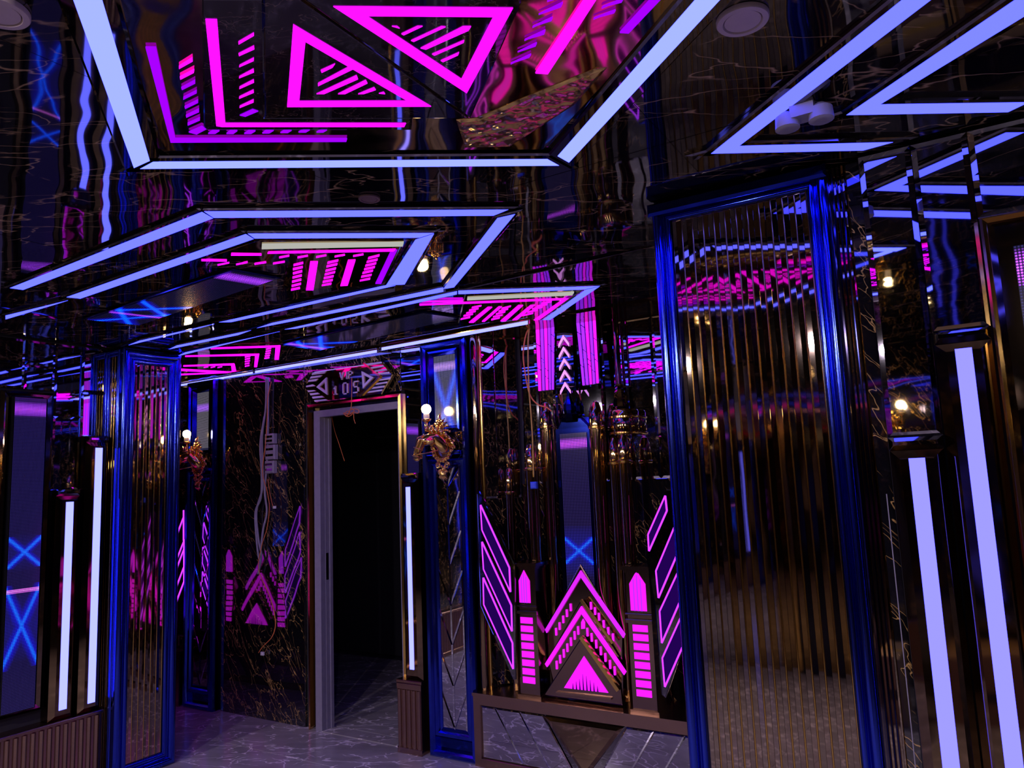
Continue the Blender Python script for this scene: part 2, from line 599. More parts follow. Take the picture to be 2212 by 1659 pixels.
# steel frame: front face and reveal
for mb in (box(MB(), dx2, dx3, 3.70, 3.742, 0, dzi), box(MB(), dx4 - 0.002, dx4 + 0.012, 3.70, 3.742, 0, dzi), box(MB(), dx2, dx4 + 0.012, 3.70, 3.742, dzi, dzo)):
    obj('door_frame', mb, M['steel'], dr)
obj('door_frame', box(MB(), dx2 + 0.01, dx3 + 0.004, 3.742, 3.80, 0, dzi + 0.01), M['steel'], dr)
obj('door_stop', box(MB(), dx3 - 0.002, dx3 + 0.012, 3.775, 3.80, 0, dzi), M['steel'], dr)
obj('strike_plate', box(MB(), dx3 + 0.0005, dx3 + 0.0045, 3.745, 3.768, 0.98, 1.16), M['dark_mirror'], dr)
obj('threshold', box(MB(), dx3, dx4, 3.70, 3.80, 0.0, 0.005), M['floor'], dr)

# ---------------------------------------------------------------- ceiling lights
def strip_light(root, quad, mat, margin=0.018, h=0.0048, name='led_strip'):
    q = list(quad)
    hs = tile(MB(), C0, inset(q, -margin), -0.008, 0.0, 0.006, 0.004)
    obj('light_trough', hs, M['dark_mirror'], root)
    return obj(name, prism(MB(), C0, q, -0.002, h), mat, root)


def cen(poly):
    return (sum(p[0] for p in poly) / len(poly), sum(p[1] for p in poly) / len(poly))


f1 = thing('ceiling_light_frame', 'wide blue-white LED frame on the ceiling, nearest the camera, round the triangle neon art', 'ceiling light', (-1.1, 1.1, 2.5))
F1 = [[(-1.302, 0.659), (-1.260, 0.688), (-1.802, 1.121), (-1.877, 1.122)], [(-1.869, 1.135), (-1.801, 1.130), (-0.933, 1.764), (-0.927, 1.822)], [(-0.894, 1.821), (-0.326, 1.347), (-0.365, 1.319), (-0.900, 1.764)]]
a_, b2_, c_, d_ = F1[0]
F1[0] = [(a_[0] + 0.06, a_[1] - 0.05), (b2_[0] + 0.06, b2_[1] - 0.05), c_, d_]
e_ = F1[2]
F1[2] = [e_[0], (e_[1][0] + 0.18, e_[1][1] - 0.15), (e_[2][0] + 0.18, e_[2][1] - 0.15), e_[3]]
for q in F1:
    strip_light(f1, q, M['near'], 0.028)
strip_light(f1, [(-1.235, 0.60), (-1.20, 0.57), (-0.20, 1.17), (-0.20, 1.22)], M['near'], 0.02)

# mirror plate and neon art inside the first frame
art1 = thing('neon_ceiling_art', 'magenta neon triangles and bars on dark ceiling plates inside the nearest light frame', 'neon art', (-1.0, 1.1, 2.5))
cof = [(-1.738, 1.123), (-0.922, 1.725), (-0.378, 1.311)]
cof = [cof[0], cof[1], cof[2], (-0.22, 1.19), (-1.20, 0.63), (-1.284, 0.72)]
obj('mirror_plate', tile(MB(), C0, cof, -0.010, -0.006, 0.004, 0.001), M['goldwavy'], art1)
obj('back_plate', tile(MB(), C0, [(-1.152, 0.814), (-1.549, 1.104), (-1.134, 1.412), (-1.093, 1.363), (-1.380, 1.152), (-1.027, 0.853), (-1.117, 0.789)], -0.006, -0.002, 0.003, 0.001), M['plate'], art1)
obj('triangle_plate', tile(MB(), C0, [(-1.380, 1.152), (-0.982, 1.448), (-0.973, 0.799), (-1.027, 0.853)], -0.006, -0.0015, 0.003, 0.0005), M['plate'], art1)
obj('triangle_plate', tile(MB(), C0, [(-0.965, 0.833), (-0.977, 1.449), (-0.642, 1.138), (-0.593, 1.065)], -0.006, -0.0015, 0.003, 0.0005), M['plate'], art1)


def neon(root, poly, mat, h0=-0.003, h1=0.0008, name='neon_bar', pl=C0):
    return obj(name, prism(MB(), pl, poly, h0, h1), mat, root)


def neon_ring(root, poly, w, mat, name, pl=C0, h1=0.0008):
    inn = inset(poly, w)
    p = list(poly)
    if area2(p) < 0:
        p.reverse()
    n = len(p)
    mb = MB()
    vs = [pl(*q, -0.002) for q in p] + [pl(*q, h1) for q in p] + [pl(*q, h1) for q in inn] + [pl(*q, -0.002) for q in inn]
    fs = []
    for i in range(n):
        j = (i + 1) % n
        for k in range(4):
            l = (k + 1) % 4
            fs.append((k * n + i, k * n + j, l * n + j, l * n + i))
    mb.add(vs, fs)
    return obj(name, mb, mat, root)


neon_ring(art1, [(-1.039, 0.935), (-1.294, 1.145), (-1.019, 1.344)], 0.026, M['pink'], 'neon_triangle')
neon_ring(art1, [(-0.936, 0.940), (-0.661, 1.140), (-0.914, 1.344)], 0.028, M['pink'], 'neon_triangle')
for q in [[(-1.115, 1.080), (-1.072, 1.080), (-1.087, 1.087), (-1.120, 1.088)], [(-1.159, 1.114), (-1.050, 1.105), (-1.048, 1.117), (-1.167, 1.122)], [(-1.195, 1.144), (-1.067, 1.140), (-1.075, 1.153), (-1.181, 1.154)], [(-1.156, 1.173), (-1.064, 1.166), (-1.070, 1.178), (-1.143, 1.182)], [(-1.119, 1.200), (-1.070, 1.200), (-1.074, 1.210), (-1.108, 1.207)], [(-1.079, 1.226), (-1.066, 1.228), (-1.069, 1.236)],
          [(-0.887, 1.050), (-0.879, 1.056), (-0.879, 1.064)], [(-0.888, 1.080), (-0.846, 1.079), (-0.838, 1.085), (-0.887, 1.086)], [(-0.887, 1.109), (-0.808, 1.107), (-0.802, 1.113), (-0.885, 1.115)], [(-0.888, 1.141), (-0.773, 1.132), (-0.760, 1.141), (-0.772, 1.149), (-0.882, 1.151)], [(-0.882, 1.172), (-0.798, 1.171), (-0.804, 1.177), (-0.881, 1.179)], [(-0.882, 1.202), (-0.832, 1.200), (-0.840, 1.207), (-0.881, 1.209)]]:
    neon(art1, q, M['pink'], name='neon_tick')
# the two angles of bars on the left, and their short ticks
neon(art1, [(-1.161, 0.828), (-1.144, 0.841), (-1.475, 1.111), (-1.497, 1.118), (-1.504, 1.107)], M['pink'])
neon(art1, [(-1.497, 1.118), (-1.475, 1.111), (-1.121, 1.373), (-1.137, 1.385)], M['pink'])
neon(art1, [(-1.337, 0.817), (-1.321, 0.829), (-1.642, 1.088), (-1.671, 1.095)], M['violet'])
neon(art1, [(-1.671, 1.095), (-1.644, 1.089), (-1.298, 1.348), (-1.311, 1.358)], M['violet'])
TK1 = [[(-1.171, 0.911), (-1.122, 0.909), (-1.129, 0.915), (-1.178, 0.917)], [(-1.205, 0.938), (-1.157, 0.938), (-1.166, 0.946), (-1.211, 0.944)], [(-1.239, 0.967), (-1.192, 0.966), (-1.201, 0.973), (-1.245, 0.971)], [(-1.275, 0.995), (-1.226, 0.993), (-1.236, 1.002), (-1.281, 0.999)], [(-1.310, 1.023), (-1.260, 1.021), (-1.269, 1.029), (-1.317, 1.028)], [(-1.345, 1.050), (-1.295, 1.049), (-1.304, 1.057), (-1.352, 1.055)], [(-1.379, 1.078), (-1.329, 1.077), (-1.339, 1.085), (-1.386, 1.083)], [(-1.415, 1.106), (-1.367, 1.105), (-1.364, 1.119), (-1.410, 1.118)],
       [(-1.345, 0.897), (-1.295, 0.894), (-1.304, 0.901), (-1.352, 0.902)], [(-1.380, 0.923), (-1.330, 0.923), (-1.340, 0.929), (-1.387, 0.929)], [(-1.416, 0.951), (-1.365, 0.950), (-1.375, 0.957), (-1.422, 0.957)], [(-1.449, 0.979), (-1.399, 0.978), (-1.408, 0.984), (-1.457, 0.984)], [(-1.484, 1.006), (-1.432, 1.005), (-1.442, 1.012), (-1.490, 1.012)], [(-1.518, 1.033), (-1.467, 1.032), (-1.478, 1.040), (-1.525, 1.039)], [(-1.549, 1.059), (-1.501, 1.059), (-1.511, 1.066), (-1.557, 1.065)], [(-1.586, 1.088), (-1.536, 1.089), (-1.538, 1.103), (-1.580, 1.106)]]
for q in TK1:
    neon(art1, q, M['pink'] if q[0][0] > -1.4 else M['violet'], name='neon_tick')
for q in [[(-1.555, 1.121), (-1.534, 1.118), (-1.520, 1.128), (-1.541, 1.131)], [(-1.519, 1.148), (-1.499, 1.144), (-1.485, 1.154), (-1.506, 1.158)], [(-1.484, 1.174), (-1.463, 1.171), (-1.450, 1.181), (-1.470, 1.184)], [(-1.446, 1.199), (-1.426, 1.195), (-1.412, 1.206), (-1.432, 1.209)], [(-1.408, 1.224), (-1.390, 1.222), (-1.376, 1.232), (-1.394, 1.235)], [(-1.370, 1.249), (-1.352, 1.247), (-1.338, 1.257), (-1.356, 1.260)], [(-1.334, 1.276), (-1.316, 1.274), (-1.304, 1.283), (-1.321, 1.286)]]:
    neon(art1, q, M['violet'], name='neon_tick')
# the same on the right
neon(art1, [(-0.741, 1.365), (-0.720, 1.384), (-0.498, 1.193), (-0.516, 1.180)], M['pink'])
neon(art1, [(-0.524, 1.335), (-0.510, 1.347), (-0.400, 1.270), (-0.416, 1.259)], M['violet'])
for q in [[(-0.767, 1.302), (-0.712, 1.296), (-0.721, 1.303), (-0.764, 1.300)], [(-0.731, 1.272), (-0.681, 1.267), (-0.689, 1.275), (-0.729, 1.272)], [(-0.698, 1.245), (-0.645, 1.239), (-0.654, 1.249), (-0.695, 1.243)], [(-0.662, 1.216), (-0.613, 1.211), (-0.620, 1.218), (-0.659, 1.214)], [(-0.631, 1.187), (-0.575, 1.182), (-0.584, 1.191), (-0.629, 1.187)], [(-0.598, 1.162), (-0.552, 1.158), (-0.561, 1.167), (-0.596, 1.162)], [(-0.521, 1.241), (-0.475, 1.239), (-0.482, 1.246), (-0.517, 1.238)], [(-0.549, 1.263), (-0.501, 1.262), (-0.507, 1.268), (-0.546, 1.261)]]:
    neon(art1, q, M['violet'], name='neon_tick')
obj('plastic_film', tile(MB(), C0, [(-1.014, 1.439), (-0.967, 1.462), (-0.823, 1.447), (-0.621, 1.432), (-0.603, 1.446), (-0.739, 1.550), (-0.987, 1.648), (-1.086, 1.581)], -0.006, -0.004, 0.01, 0.004), M['film'], art1, label='crumpled gold protective film hanging loose')

# second frame: outer and inner rings
f2 = thing('ceiling_light_frame', 'outer blue LED ring of the middle ceiling, left half of the photo', 'ceiling light', (-2.2, 2.1, 2.5), 'nested ceiling light rings')
for q in [[(-3.383, 1.494), (-2.018, 1.436), (-2.039, 1.492), (-3.374, 1.541)], [(-2.009, 1.437), (-1.229, 2.028), (-1.298, 2.044), (-2.034, 1.491)], [(-1.233, 2.078), (-1.950, 2.707), (-2.005, 2.698), (-1.301, 2.073)], [(-1.990, 2.678), (-2.035, 2.738), (-3.288, 2.693), (-3.128, 2.662)], [(-3.359, 2.710), (-3.511, 2.745), (-4.159, 2.741), (-4.023, 2.702)]]:
    strip_light(f2, q, M['led'], 0.016)
f2b = thing('ceiling_light_frame', 'inner blue LED ring of the middle ceiling, round the small neon bars', 'ceiling light', (-2.2, 2.1, 2.5), 'nested ceiling light rings')
for q in [[(-3.365, 1.716), (-2.083, 1.657), (-2.104, 1.708), (-3.346, 1.766)], [(-2.074, 1.658), (-1.564, 2.059), (-1.637, 2.065), (-2.097, 1.706)], [(-1.569, 2.065), (-2.090, 2.523), (-2.164, 2.482), (-1.662, 2.074)], [(-2.161, 2.479), (-2.135, 2.512), (-3.263, 2.507), (-3.313, 2.468)], [(-3.364, 2.477), (-3.556, 2.493), (-4.201, 2.507), (-4.047, 2.476)], [(-3.913, 1.714), (-3.417, 1.749), (-3.520, 1.751), (-3.994, 1.751)]]:
    strip_light(f2b, q, M['led'], 0.016)
art2 = thing('neon_ceiling_art', 'magenta neon bars and ticks inside the inner ring of the middle ceiling', 'neon art', (-2.1, 2.2, 2.5))
obj('back_plate', tile(MB(), C0, [(-2.450, 1.754), (-2.114, 1.741), (-1.718, 2.074), (-2.195, 2.492), (-2.588, 2.260), (-2.281, 2.016)], -0.008, -0.003, 0.004, 0.001), M['goldwavy'], art2)
obj('cove_strip', prism(MB(), C0, [(-2.179, 1.805), (-2.136, 1.771), (-1.721, 2.078), (-1.752, 2.109)], -0.004, 0.003), M['cove'], art2)  # reflection of the ring LEDs put in as a glowing strip, no lamp
for q in [[(-2.195, 1.850), (-1.802, 2.127), (-1.824, 2.139), (-2.211, 1.859)], [(-1.801, 2.135), (-2.173, 2.459), (-2.192, 2.443), (-1.845, 2.144)], [(-2.168, 2.035), (-2.145, 2.054), (-2.478, 2.344), (-2.503, 2.323)], [(-2.041, 2.116), (-2.014, 2.130), (-2.306, 2.386), (-2.336, 2.371)], [(-2.314, 1.775), (-2.233, 1.849), (-2.246, 1.860), (-2.334, 1.789)], [(-2.462, 1.752), (-2.394, 1.816), (-2.409, 1.827), (-2.477, 1.763)]]:
    neon(art2, q, M['pink'] if q[0][0] < -1.9 else M['violet'])
TK2 = [[(-2.246, 2.019), (-2.194, 2.022), (-2.208, 2.035), (-2.261, 2.032)], [(-2.292, 2.057), (-2.238, 2.060), (-2.252, 2.073), (-2.307, 2.071)], [(-2.338, 2.098), (-2.284, 2.099), (-2.299, 2.113), (-2.353, 2.113)], [(-2.387, 2.140), (-2.331, 2.140), (-2.347, 2.155), (-2.403, 2.154)], [(-2.438, 2.183), (-2.381, 2.183), (-2.397, 2.198), (-2.455, 2.198)], [(-2.491, 2.228), (-2.432, 2.228), (-2.449, 2.243), (-2.509, 2.244)], [(-2.540, 2.269), (-2.487, 2.272), (-2.505, 2.289), (-2.559, 2.285)],
       [(-2.120, 2.083), (-2.065, 2.087), (-2.080, 2.099), (-2.135, 2.095)], [(-2.160, 2.116), (-2.104, 2.121), (-2.119, 2.133), (-2.175, 2.129)], [(-2.205, 2.156), (-2.150, 2.159), (-2.166, 2.172), (-2.222, 2.169)], [(-2.248, 2.192), (-2.191, 2.195), (-2.207, 2.208), (-2.265, 2.206)], [(-2.292, 2.229), (-2.240, 2.235), (-2.257, 2.249), (-2.309, 2.244)], [(-2.338, 2.268), (-2.285, 2.274), (-2.302, 2.289), (-2.356, 2.283)], [(-2.385, 2.308), (-2.332, 2.313), (-2.350, 2.328), (-2.398, 2.318)],
       [(-1.954, 2.140), (-1.896, 2.140), (-1.909, 2.152), (-1.968, 2.152)], [(-1.992, 2.173), (-1.938, 2.176), (-1.952, 2.189), (-2.006, 2.185)], [(-2.031, 2.207), (-1.976, 2.210), (-1.990, 2.223), (-2.046, 2.220)], [(-2.071, 2.242), (-2.015, 2.245), (-2.030, 2.259), (-2.086, 2.256)], [(-2.113, 2.278), (-2.057, 2.280), (-2.073, 2.294), (-2.129, 2.292)], [(-2.156, 2.316), (-2.104, 2.323), (-2.120, 2.337), (-2.173, 2.331)], [(-2.206, 2.360), (-2.147, 2.361), (-2.164, 2.377), (-2.218, 2.370)],
       [(-2.214, 1.918), (-2.166, 1.926), (-2.175, 1.934), (-2.223, 1.926)], [(-2.160, 1.962), (-2.112, 1.970), (-2.121, 1.979), (-2.169, 1.970)], [(-2.101, 2.003), (-2.054, 2.011), (-2.062, 2.019), (-2.110, 2.011)], [(-2.042, 2.044), (-1.995, 2.051), (-2.003, 2.060), (-2.051, 2.052)], [(-1.983, 2.084), (-1.936, 2.092), (-1.944, 2.101), (-1.991, 2.093)],
       [(-2.472, 1.832), (-2.412, 1.841), (-2.422, 1.848), (-2.482, 1.840)], [(-2.412, 1.873), (-2.353, 1.881), (-2.363, 1.889), (-2.422, 1.881)], [(-2.353, 1.914), (-2.299, 1.926), (-2.309, 1.935), (-2.363, 1.923)], [(-2.293, 1.956), (-2.239, 1.968), (-2.249, 1.976), (-2.303, 1.964)]]
for q in TK2:
    neon(art2, q, M['pink'], name='neon_tick')

# third coffer, close to the front wall
f3 = thing('ceiling_light_frame', 'small pointed blue LED frame on the ceiling before the castle alcove', 'ceiling light', (-1.7, 3.1, 2.5))
for q in [[(-1.972, 2.770), (-1.414, 3.139), (-1.500, 3.148), (-2.009, 2.822)], [(-1.422, 3.148), (-1.955, 3.633), (-1.988, 3.603), (-1.501, 3.159)], [(-1.981, 2.773), (-2.017, 2.821), (-3.143, 2.844), (-3.208, 2.818)], [(-3.271, 2.837), (-3.370, 2.842), (-4.335, 2.917), (-4.188, 2.872)]]:
    strip_light(f3, q, M['led'], 0.014)
art3 = thing('neon_ceiling_art', 'magenta slanted neon bars inside the small pointed ceiling frame', 'neon art', (-1.8, 3.2, 2.5))
obj('back_plate', tile(MB(), C0, [(-1.997, 2.862), (-1.549, 3.135), (-2.042, 3.645), (-2.409, 3.374)], -0.008, -0.003, 0.004, 0.001), M['goldwavy'], art3)
obj('cove_strip', prism(MB(), C0, [(-2.053, 2.957), (-2.025, 2.921), (-1.569, 3.175), (-1.601, 3.218)], -0.004, 0.003), M['cove'], art3)  # same painted reflection for the third coffer, no lamp
for q in [[(-2.284, 2.869), (-1.658, 3.267), (-1.682, 3.283), (-2.302, 2.892)], [(-1.651, 3.273), (-2.009, 3.609), (-2.041, 3.596), (-1.694, 3.286)], [(-2.063, 3.158), (-2.046, 3.173), (-2.330, 3.413), (-2.350, 3.395)], [(-2.015, 3.187), (-2.002, 3.198), (-2.270, 3.436), (-2.281, 3.425)], [(-1.920, 3.230), (-1.902, 3.247), (-2.175, 3.507), (-2.196, 3.487)], [(-1.873, 3.273), (-1.849, 3.280), (-2.106, 3.521), (-2.132, 3.513)], [(-2.258, 2.815), (-2.080, 2.959), (-2.091, 2.975), (-2.270, 2.830)]]:
    neon(art3, q, M['pink'])
for q in [[(-2.124, 3.103), (-2.065, 3.102), (-2.078, 3.117), (-2.138, 3.119)], [(-2.171, 3.145), (-2.111, 3.143), (-2.124, 3.159), (-2.185, 3.161)], [(-2.219, 3.188), (-2.157, 3.185), (-2.172, 3.201), (-2.234, 3.204)], [(-2.269, 3.232), (-2.206, 3.229), (-2.220, 3.246), (-2.284, 3.249)], [(-2.327, 3.287), (-2.256, 3.274), (-2.277, 3.301), (-2.343, 3.304)],
          [(-2.019, 3.225), (-1.955, 3.213), (-1.968, 3.229), (-2.032, 3.241)], [(-2.065, 3.268), (-1.999, 3.256), (-2.012, 3.273), (-2.079, 3.285)], [(-2.112, 3.314), (-2.045, 3.301), (-2.058, 3.318), (-2.126, 3.331)], [(-2.161, 3.360), (-2.098, 3.357), (-2.112, 3.374), (-2.175, 3.378)], [(-2.207, 3.412), (-2.146, 3.404), (-2.161, 3.422), (-2.222, 3.431)],
          [(-1.803, 3.267), (-1.744, 3.268), (-1.755, 3.284), (-1.815, 3.284)], [(-1.852, 3.305), (-1.791, 3.305), (-1.803, 3.321), (-1.864, 3.321)], [(-1.902, 3.343), (-1.840, 3.343), (-1.852, 3.359), (-1.915, 3.360)], [(-1.960, 3.392), (-1.891, 3.382), (-1.903, 3.399), (-1.973, 3.409)], [(-2.019, 3.443), (-1.948, 3.432), (-1.962, 3.449), (-2.033, 3.461)]]:
    neon(art3, q, M['pink'], name='neon_tick')

# fourth coffer, far left by the front wall
art4 = thing('neon_ceiling_art', 'magenta nested neon angles on the ceiling, farthest left above the marble panel', 'neon art', (-4.0, 3.2, 2.5))
obj('back_plate', tile(MB(), C0, [(-4.108, 2.769), (-3.547, 3.104), (-4.134, 3.585), (-5.292, 3.585)], -0.008, -0.003, 0.004, 0.001), M['goldwavy'], art4)
for q in [[(-3.974, 2.902), (-3.619, 3.142), (-3.659, 3.169), (-4.007, 2.926)], [(-3.617, 3.144), (-4.019, 3.477), (-4.038, 3.457), (-3.687, 3.164)], [(-4.317, 2.961), (-3.938, 3.245), (-3.984, 3.275), (-4.346, 2.981)], [(-3.952, 3.256), (-4.369, 3.580), (-4.383, 3.566), (-3.998, 3.260)], [(-4.658, 3.182), (-4.361, 3.377), (-4.414, 3.410), (-4.692, 3.205)], [(-4.375, 3.391), (-4.624, 3.598), (-4.681, 3.604), (-4.424, 3.399)], [(-5.032, 3.392), (-4.653, 3.600), (-4.690, 3.628), (-5.071, 3.419)], [(-4.805, 3.239), (-4.683, 3.602), (-4.724, 3.625), (-4.879, 3.288)], [(-4.805, 3.239), (-5.036, 3.422), (-5.047, 3.410), (-4.973, 3.352)]]:
    neon(art4, q, M['pink'])
for q in [[(-3.764, 3.156), (-3.717, 3.156), (-3.736, 3.172), (-3.783, 3.171)], [(-3.830, 3.207), (-3.782, 3.208), (-3.801, 3.224), (-3.850, 3.224)], [(-3.898, 3.260), (-3.849, 3.261), (-3.869, 3.278), (-3.918, 3.277)], [(-3.968, 3.315), (-3.918, 3.315), (-3.939, 3.333), (-3.989, 3.333)], [(-4.041, 3.372), (-3.990, 3.372), (-4.011, 3.390), (-4.063, 3.391)],
          [(-4.086, 3.248), (-4.032, 3.250), (-4.054, 3.267), (-4.107, 3.265)], [(-4.158, 3.306), (-4.106, 3.306), (-4.128, 3.324), (-4.181, 3.324)], [(-4.234, 3.366), (-4.180, 3.366), (-4.203, 3.384), (-4.257, 3.384)], [(-4.312, 3.428), (-4.259, 3.425), (-4.283, 3.444), (-4.336, 3.447)], [(-4.393, 3.493), (-4.339, 3.489), (-4.363, 3.509), (-4.418, 3.513)],
          [(-4.634, 3.328), (-4.579, 3.326), (-4.596, 3.338), (-4.652, 3.341)], [(-4.602, 3.362), (-4.547, 3.360), (-4.564, 3.372), (-4.620, 3.375)], [(-4.570, 3.396), (-4.515, 3.394), (-4.532, 3.406), (-4.588, 3.409)]]:
    neon(art4, q, M['pink'], name='neon_tick')

# cornice lights along the front wall
corn_lab = ['pale LED cornice strip along the front wall, left of the door sign', 'pale LED cornice strip along the front wall, straight above the door sign', 'pale LED cornice strip along the front wall, from the door column to the castle']
for lab, q in zip(corn_lab, [[(-5.484, 3.694), (-4.535, 3.677), (-4.598, 3.728), (-5.579, 3.759)], [(-4.489, 3.661), (-3.270, 3.647), (-3.322, 3.704), (-4.560, 3.719)], [(-3.193, 3.606), (-2.058, 3.557), (-2.099, 3.626), (-3.248, 3.668)]]):
    r0 = thing('cornice_light', lab, 'strip light', (*cen(q), 2.49), 'cornice strip lights')
    obj('light_trough', tile(MB(), C0, inset(q, -0.012), -0.002, 0.004, 0.004, 0.003), M['gold'], r0)
    obj('led_strip', prism(MB(), C0, q, 0.004, 0.010), M['strip'], r0)

# two angular light bars on the right
ch = thing('ceiling_light_chevron', 'left of the two blue LED chevrons on the ceiling, tip above the blue pillar', 'ceiling light', (-0.3, 2.0, 2.5), 'blue ceiling chevrons')
P1 = [(-0.541, 2.014), (-0.462, 2.013), (-0.030, 1.556), (0.017, 1.590), (-0.176, 2.263), (-0.099, 2.256)]
ext = lambda p, q, s: (p[0] + (q[0] - p[0]) * s, p[1] + (q[1] - p[1]) * s)
strip_light(ch, [P1[0], ext(P1[0], P1[2], 1.5), ext(P1[1], P1[3], 1.5), P1[1]], M['led'], 0.022)
strip_light(ch, [P1[0], P1[1], P1[5], P1[4]], M['led'], 0.022)
ch2 = thing('ceiling_light_chevron', 'right of the two blue LED chevrons on the ceiling, at the photo corner', 'ceiling light', (0.0, 1.95, 2.5), 'blue ceiling chevrons')
P2 = [(-0.185, 2.000), (-0.106, 1.991), (0.158, 1.689), (0.182, 1.761), (0.177, 2.247), (0.203, 2.205)]
P2[3] = ext(P2[1], P2[3], 0.98)
strip_light(ch2, [P2[0], ext(P2[0], P2[2], 1.9), ext(P2[1], P2[3], 2.1), P2[1]], M['led'], 0.022)
strip_light(ch2, [P2[0], P2[1], ext(P2[1], P2[5], 1.03), ext(P2[0], P2[4], 0.98)], M['led'], 0.022)
# round ceiling speakers
SPK = [(-0.304, 1.446), (-1.452, 0.599), (-1.541, 1.696), (-1.213, 1.966)]
spk_lab = ['pale round ceiling speaker between the large frame and the blue chevron', 'pale round ceiling speaker at the top left corner of the photo', 'dim round ceiling cover between the two large light frames']
for k in range(3):
    x, y = SPK[k]
    r0 = thing('ceiling_speaker', spk_lab[k], 'speaker', (x, y, 2.5))
    R0 = (0.052, 0.052, 0.034, 0.02)[k]
    sm_ = M['speaker'] if k < 2 else M['dimcover']
    hk = 0.6 if k < 2 else 0.3
    obj('rim', lathe(MB(), (x, y, 2.5), [(R0, 0.008), (R0, 0.006 - 0.008 * hk), (R0 * 0.96, 0.006 - 0.013 * hk), (R0 * 0.76, 0.006 - 0.014 * hk), (R0 * 0.72, 0.006 - 0.008 * hk), (R0 * 0.70, 0.007)], 40), sm_, r0, 'angle')
    obj('cover', lathe(MB(), (x, y, 2.5), [(R0 * 0.70, 0.007), (R0 * 0.69, 0.006 - 0.010 * hk), (R0 * 0.4, 0.006 - 0.0115 * hk), (0.001, 0.006 - 0.012 * hk)], 40), sm_, r0, 'angle')
# dome cameras inside the chevron
mbx = [(-0.271, 1.887)]
x, y = mbx[0]
r0 = thing('emergency_light', 'small white ceiling lamp unit inside the left blue chevron', 'lamp', (x, y, 2.5))
hs = MB()
prism(hs, C0, rect(x - 0.028, y - 0.025, x + 0.028, y + 0.025), -0.005, 0.035)
obj('body', hs, M['greyplastic'], r0)
for k in (-1, 1):
    obj('lamp_head', lathe(MB(), (x + 0.040 * k, y, 2.462), [(0.012, 0.03), (0.028, 0.018), (0.030, -0.012), (0.022, -0.016), (0.002, -0.014)], 16), M['greyplastic'], r0, 'angle')

# ---------------------------------------------------------------- LED screens
def screen(name, pts4, nx, ny, fn, parent, mat=None):
    A, B, Cc, D = [Vector(p) for p in pts4]
    vs, fs, cols = [], [], []
    for j in range(ny + 1):
        for i in range(nx + 1):
            s, t = i / nx, j / ny
            vs.append((A * (1 - s) + B * s) * (1 - t) + (D * (1 - s) + Cc * s) * t)
    for j in range(ny):
        for i in range(nx):
            fs.append((j * (nx + 1) + i, j * (nx + 1) + i + 1, (j + 1) * (nx + 1) + i + 1, (j + 1) * (nx + 1) + i))
            cols.append(fn((i + 0.5) / nx, (j + 0.5) / ny))
    c = (A + B + Cc + D) / 4
    me = bpy.data.meshes.new(name)
    me.from_pydata([tuple(v - c) for v in vs], [], fs)
    me.uv_layers.new(name='UVMap')
    me.color_attributes.new('Col', 'FLOAT_COLOR', 'CORNER')
    me.uv_layers['UVMap'].data.foreach_set('uv', [0, 0, 1, 0, 1, 1, 0, 1] * len(fs))
    me.color_attributes['Col'].data.foreach_set('color', [x for c_ in cols for _ in range(4) for x in (*c_, 1)])
    me.materials.append(mat or M['screen'])
    o = bpy.data.objects.new(name, me)
    COL.objects.link(o)
    ORIGIN[o.name] = c
    o.parent = parent
    o.location = c - ORIGIN[parent.name]
    return o


def pattern(base, bands, crosses):
    """bands: (v, half height, colour); crosses: (v, half height of the X, line half width, colour)"""
    def fn(u, v):
        c = list(base)
        for vc, hh, col in bands:
            d = abs(v - vc) / hh
            if d < 1:
                k = (1 - d) ** 0.7
                c = [a + b * k for a, b in zip(c, col)]
        for vc, hh, lw, col in crosses:
            w = (v - vc) / hh
            if abs(w) < 1.15:
                d = abs(abs(w) - abs(2 * u - 1))
                k = max(0.0, 1 - d / lw)
                c = [a + b * k for a, b in zip(c, col)]
                c[2] += 1.6 * max(0.0, 1 - d / 0.5)
        return c
    return fn


CY = (0.0, 0.45, 4.5)
PU = (1.1, 0.12, 3.0)

# screens in the ceiling
def ceiling_screen(q, lab, nx, ny, fn, grp='ceiling LED screens'):
    r0 = thing('ceiling_screen', lab, 'screen', (*cen(q), 2.5), grp)
    obj('screen_case', tile(MB(), C0, inset(q, -0.012), -0.008, -0.001, 0.006, 0.002), M['navy'], r0)
    P = [C0(*p, 0.004) for p in q]
    screen('screen_face', P, nx, ny, fn, r0)


ceiling_screen([(-3.732, 2.004), (-3.668, 2.242), (-2.447, 2.108), (-2.487, 1.920)], 'long LED screen set in the middle ceiling with a blue cross at its left end', 24, 110,
               pattern((0.012, 0.010, 0.05), [(0.93, 0.05, PU), (0.19, 0.018, PU)], [(0.10, 0.16, 0.16, CY), (0.33, 0.10, 0.2, CY)]))
ceiling_screen([(-3.574, 3.121), (-3.554, 3.411), (-2.318, 3.248), (-2.383, 3.026)], 'long LED screen set in the ceiling near the castle with a blue cross', 24, 110,
               pattern((0.012, 0.011, 0.03), [(0.05, 0.03, PU)], [(0.16, 0.14, 0.16, CY), (0.02, 0.10, 0.2, CY)]))

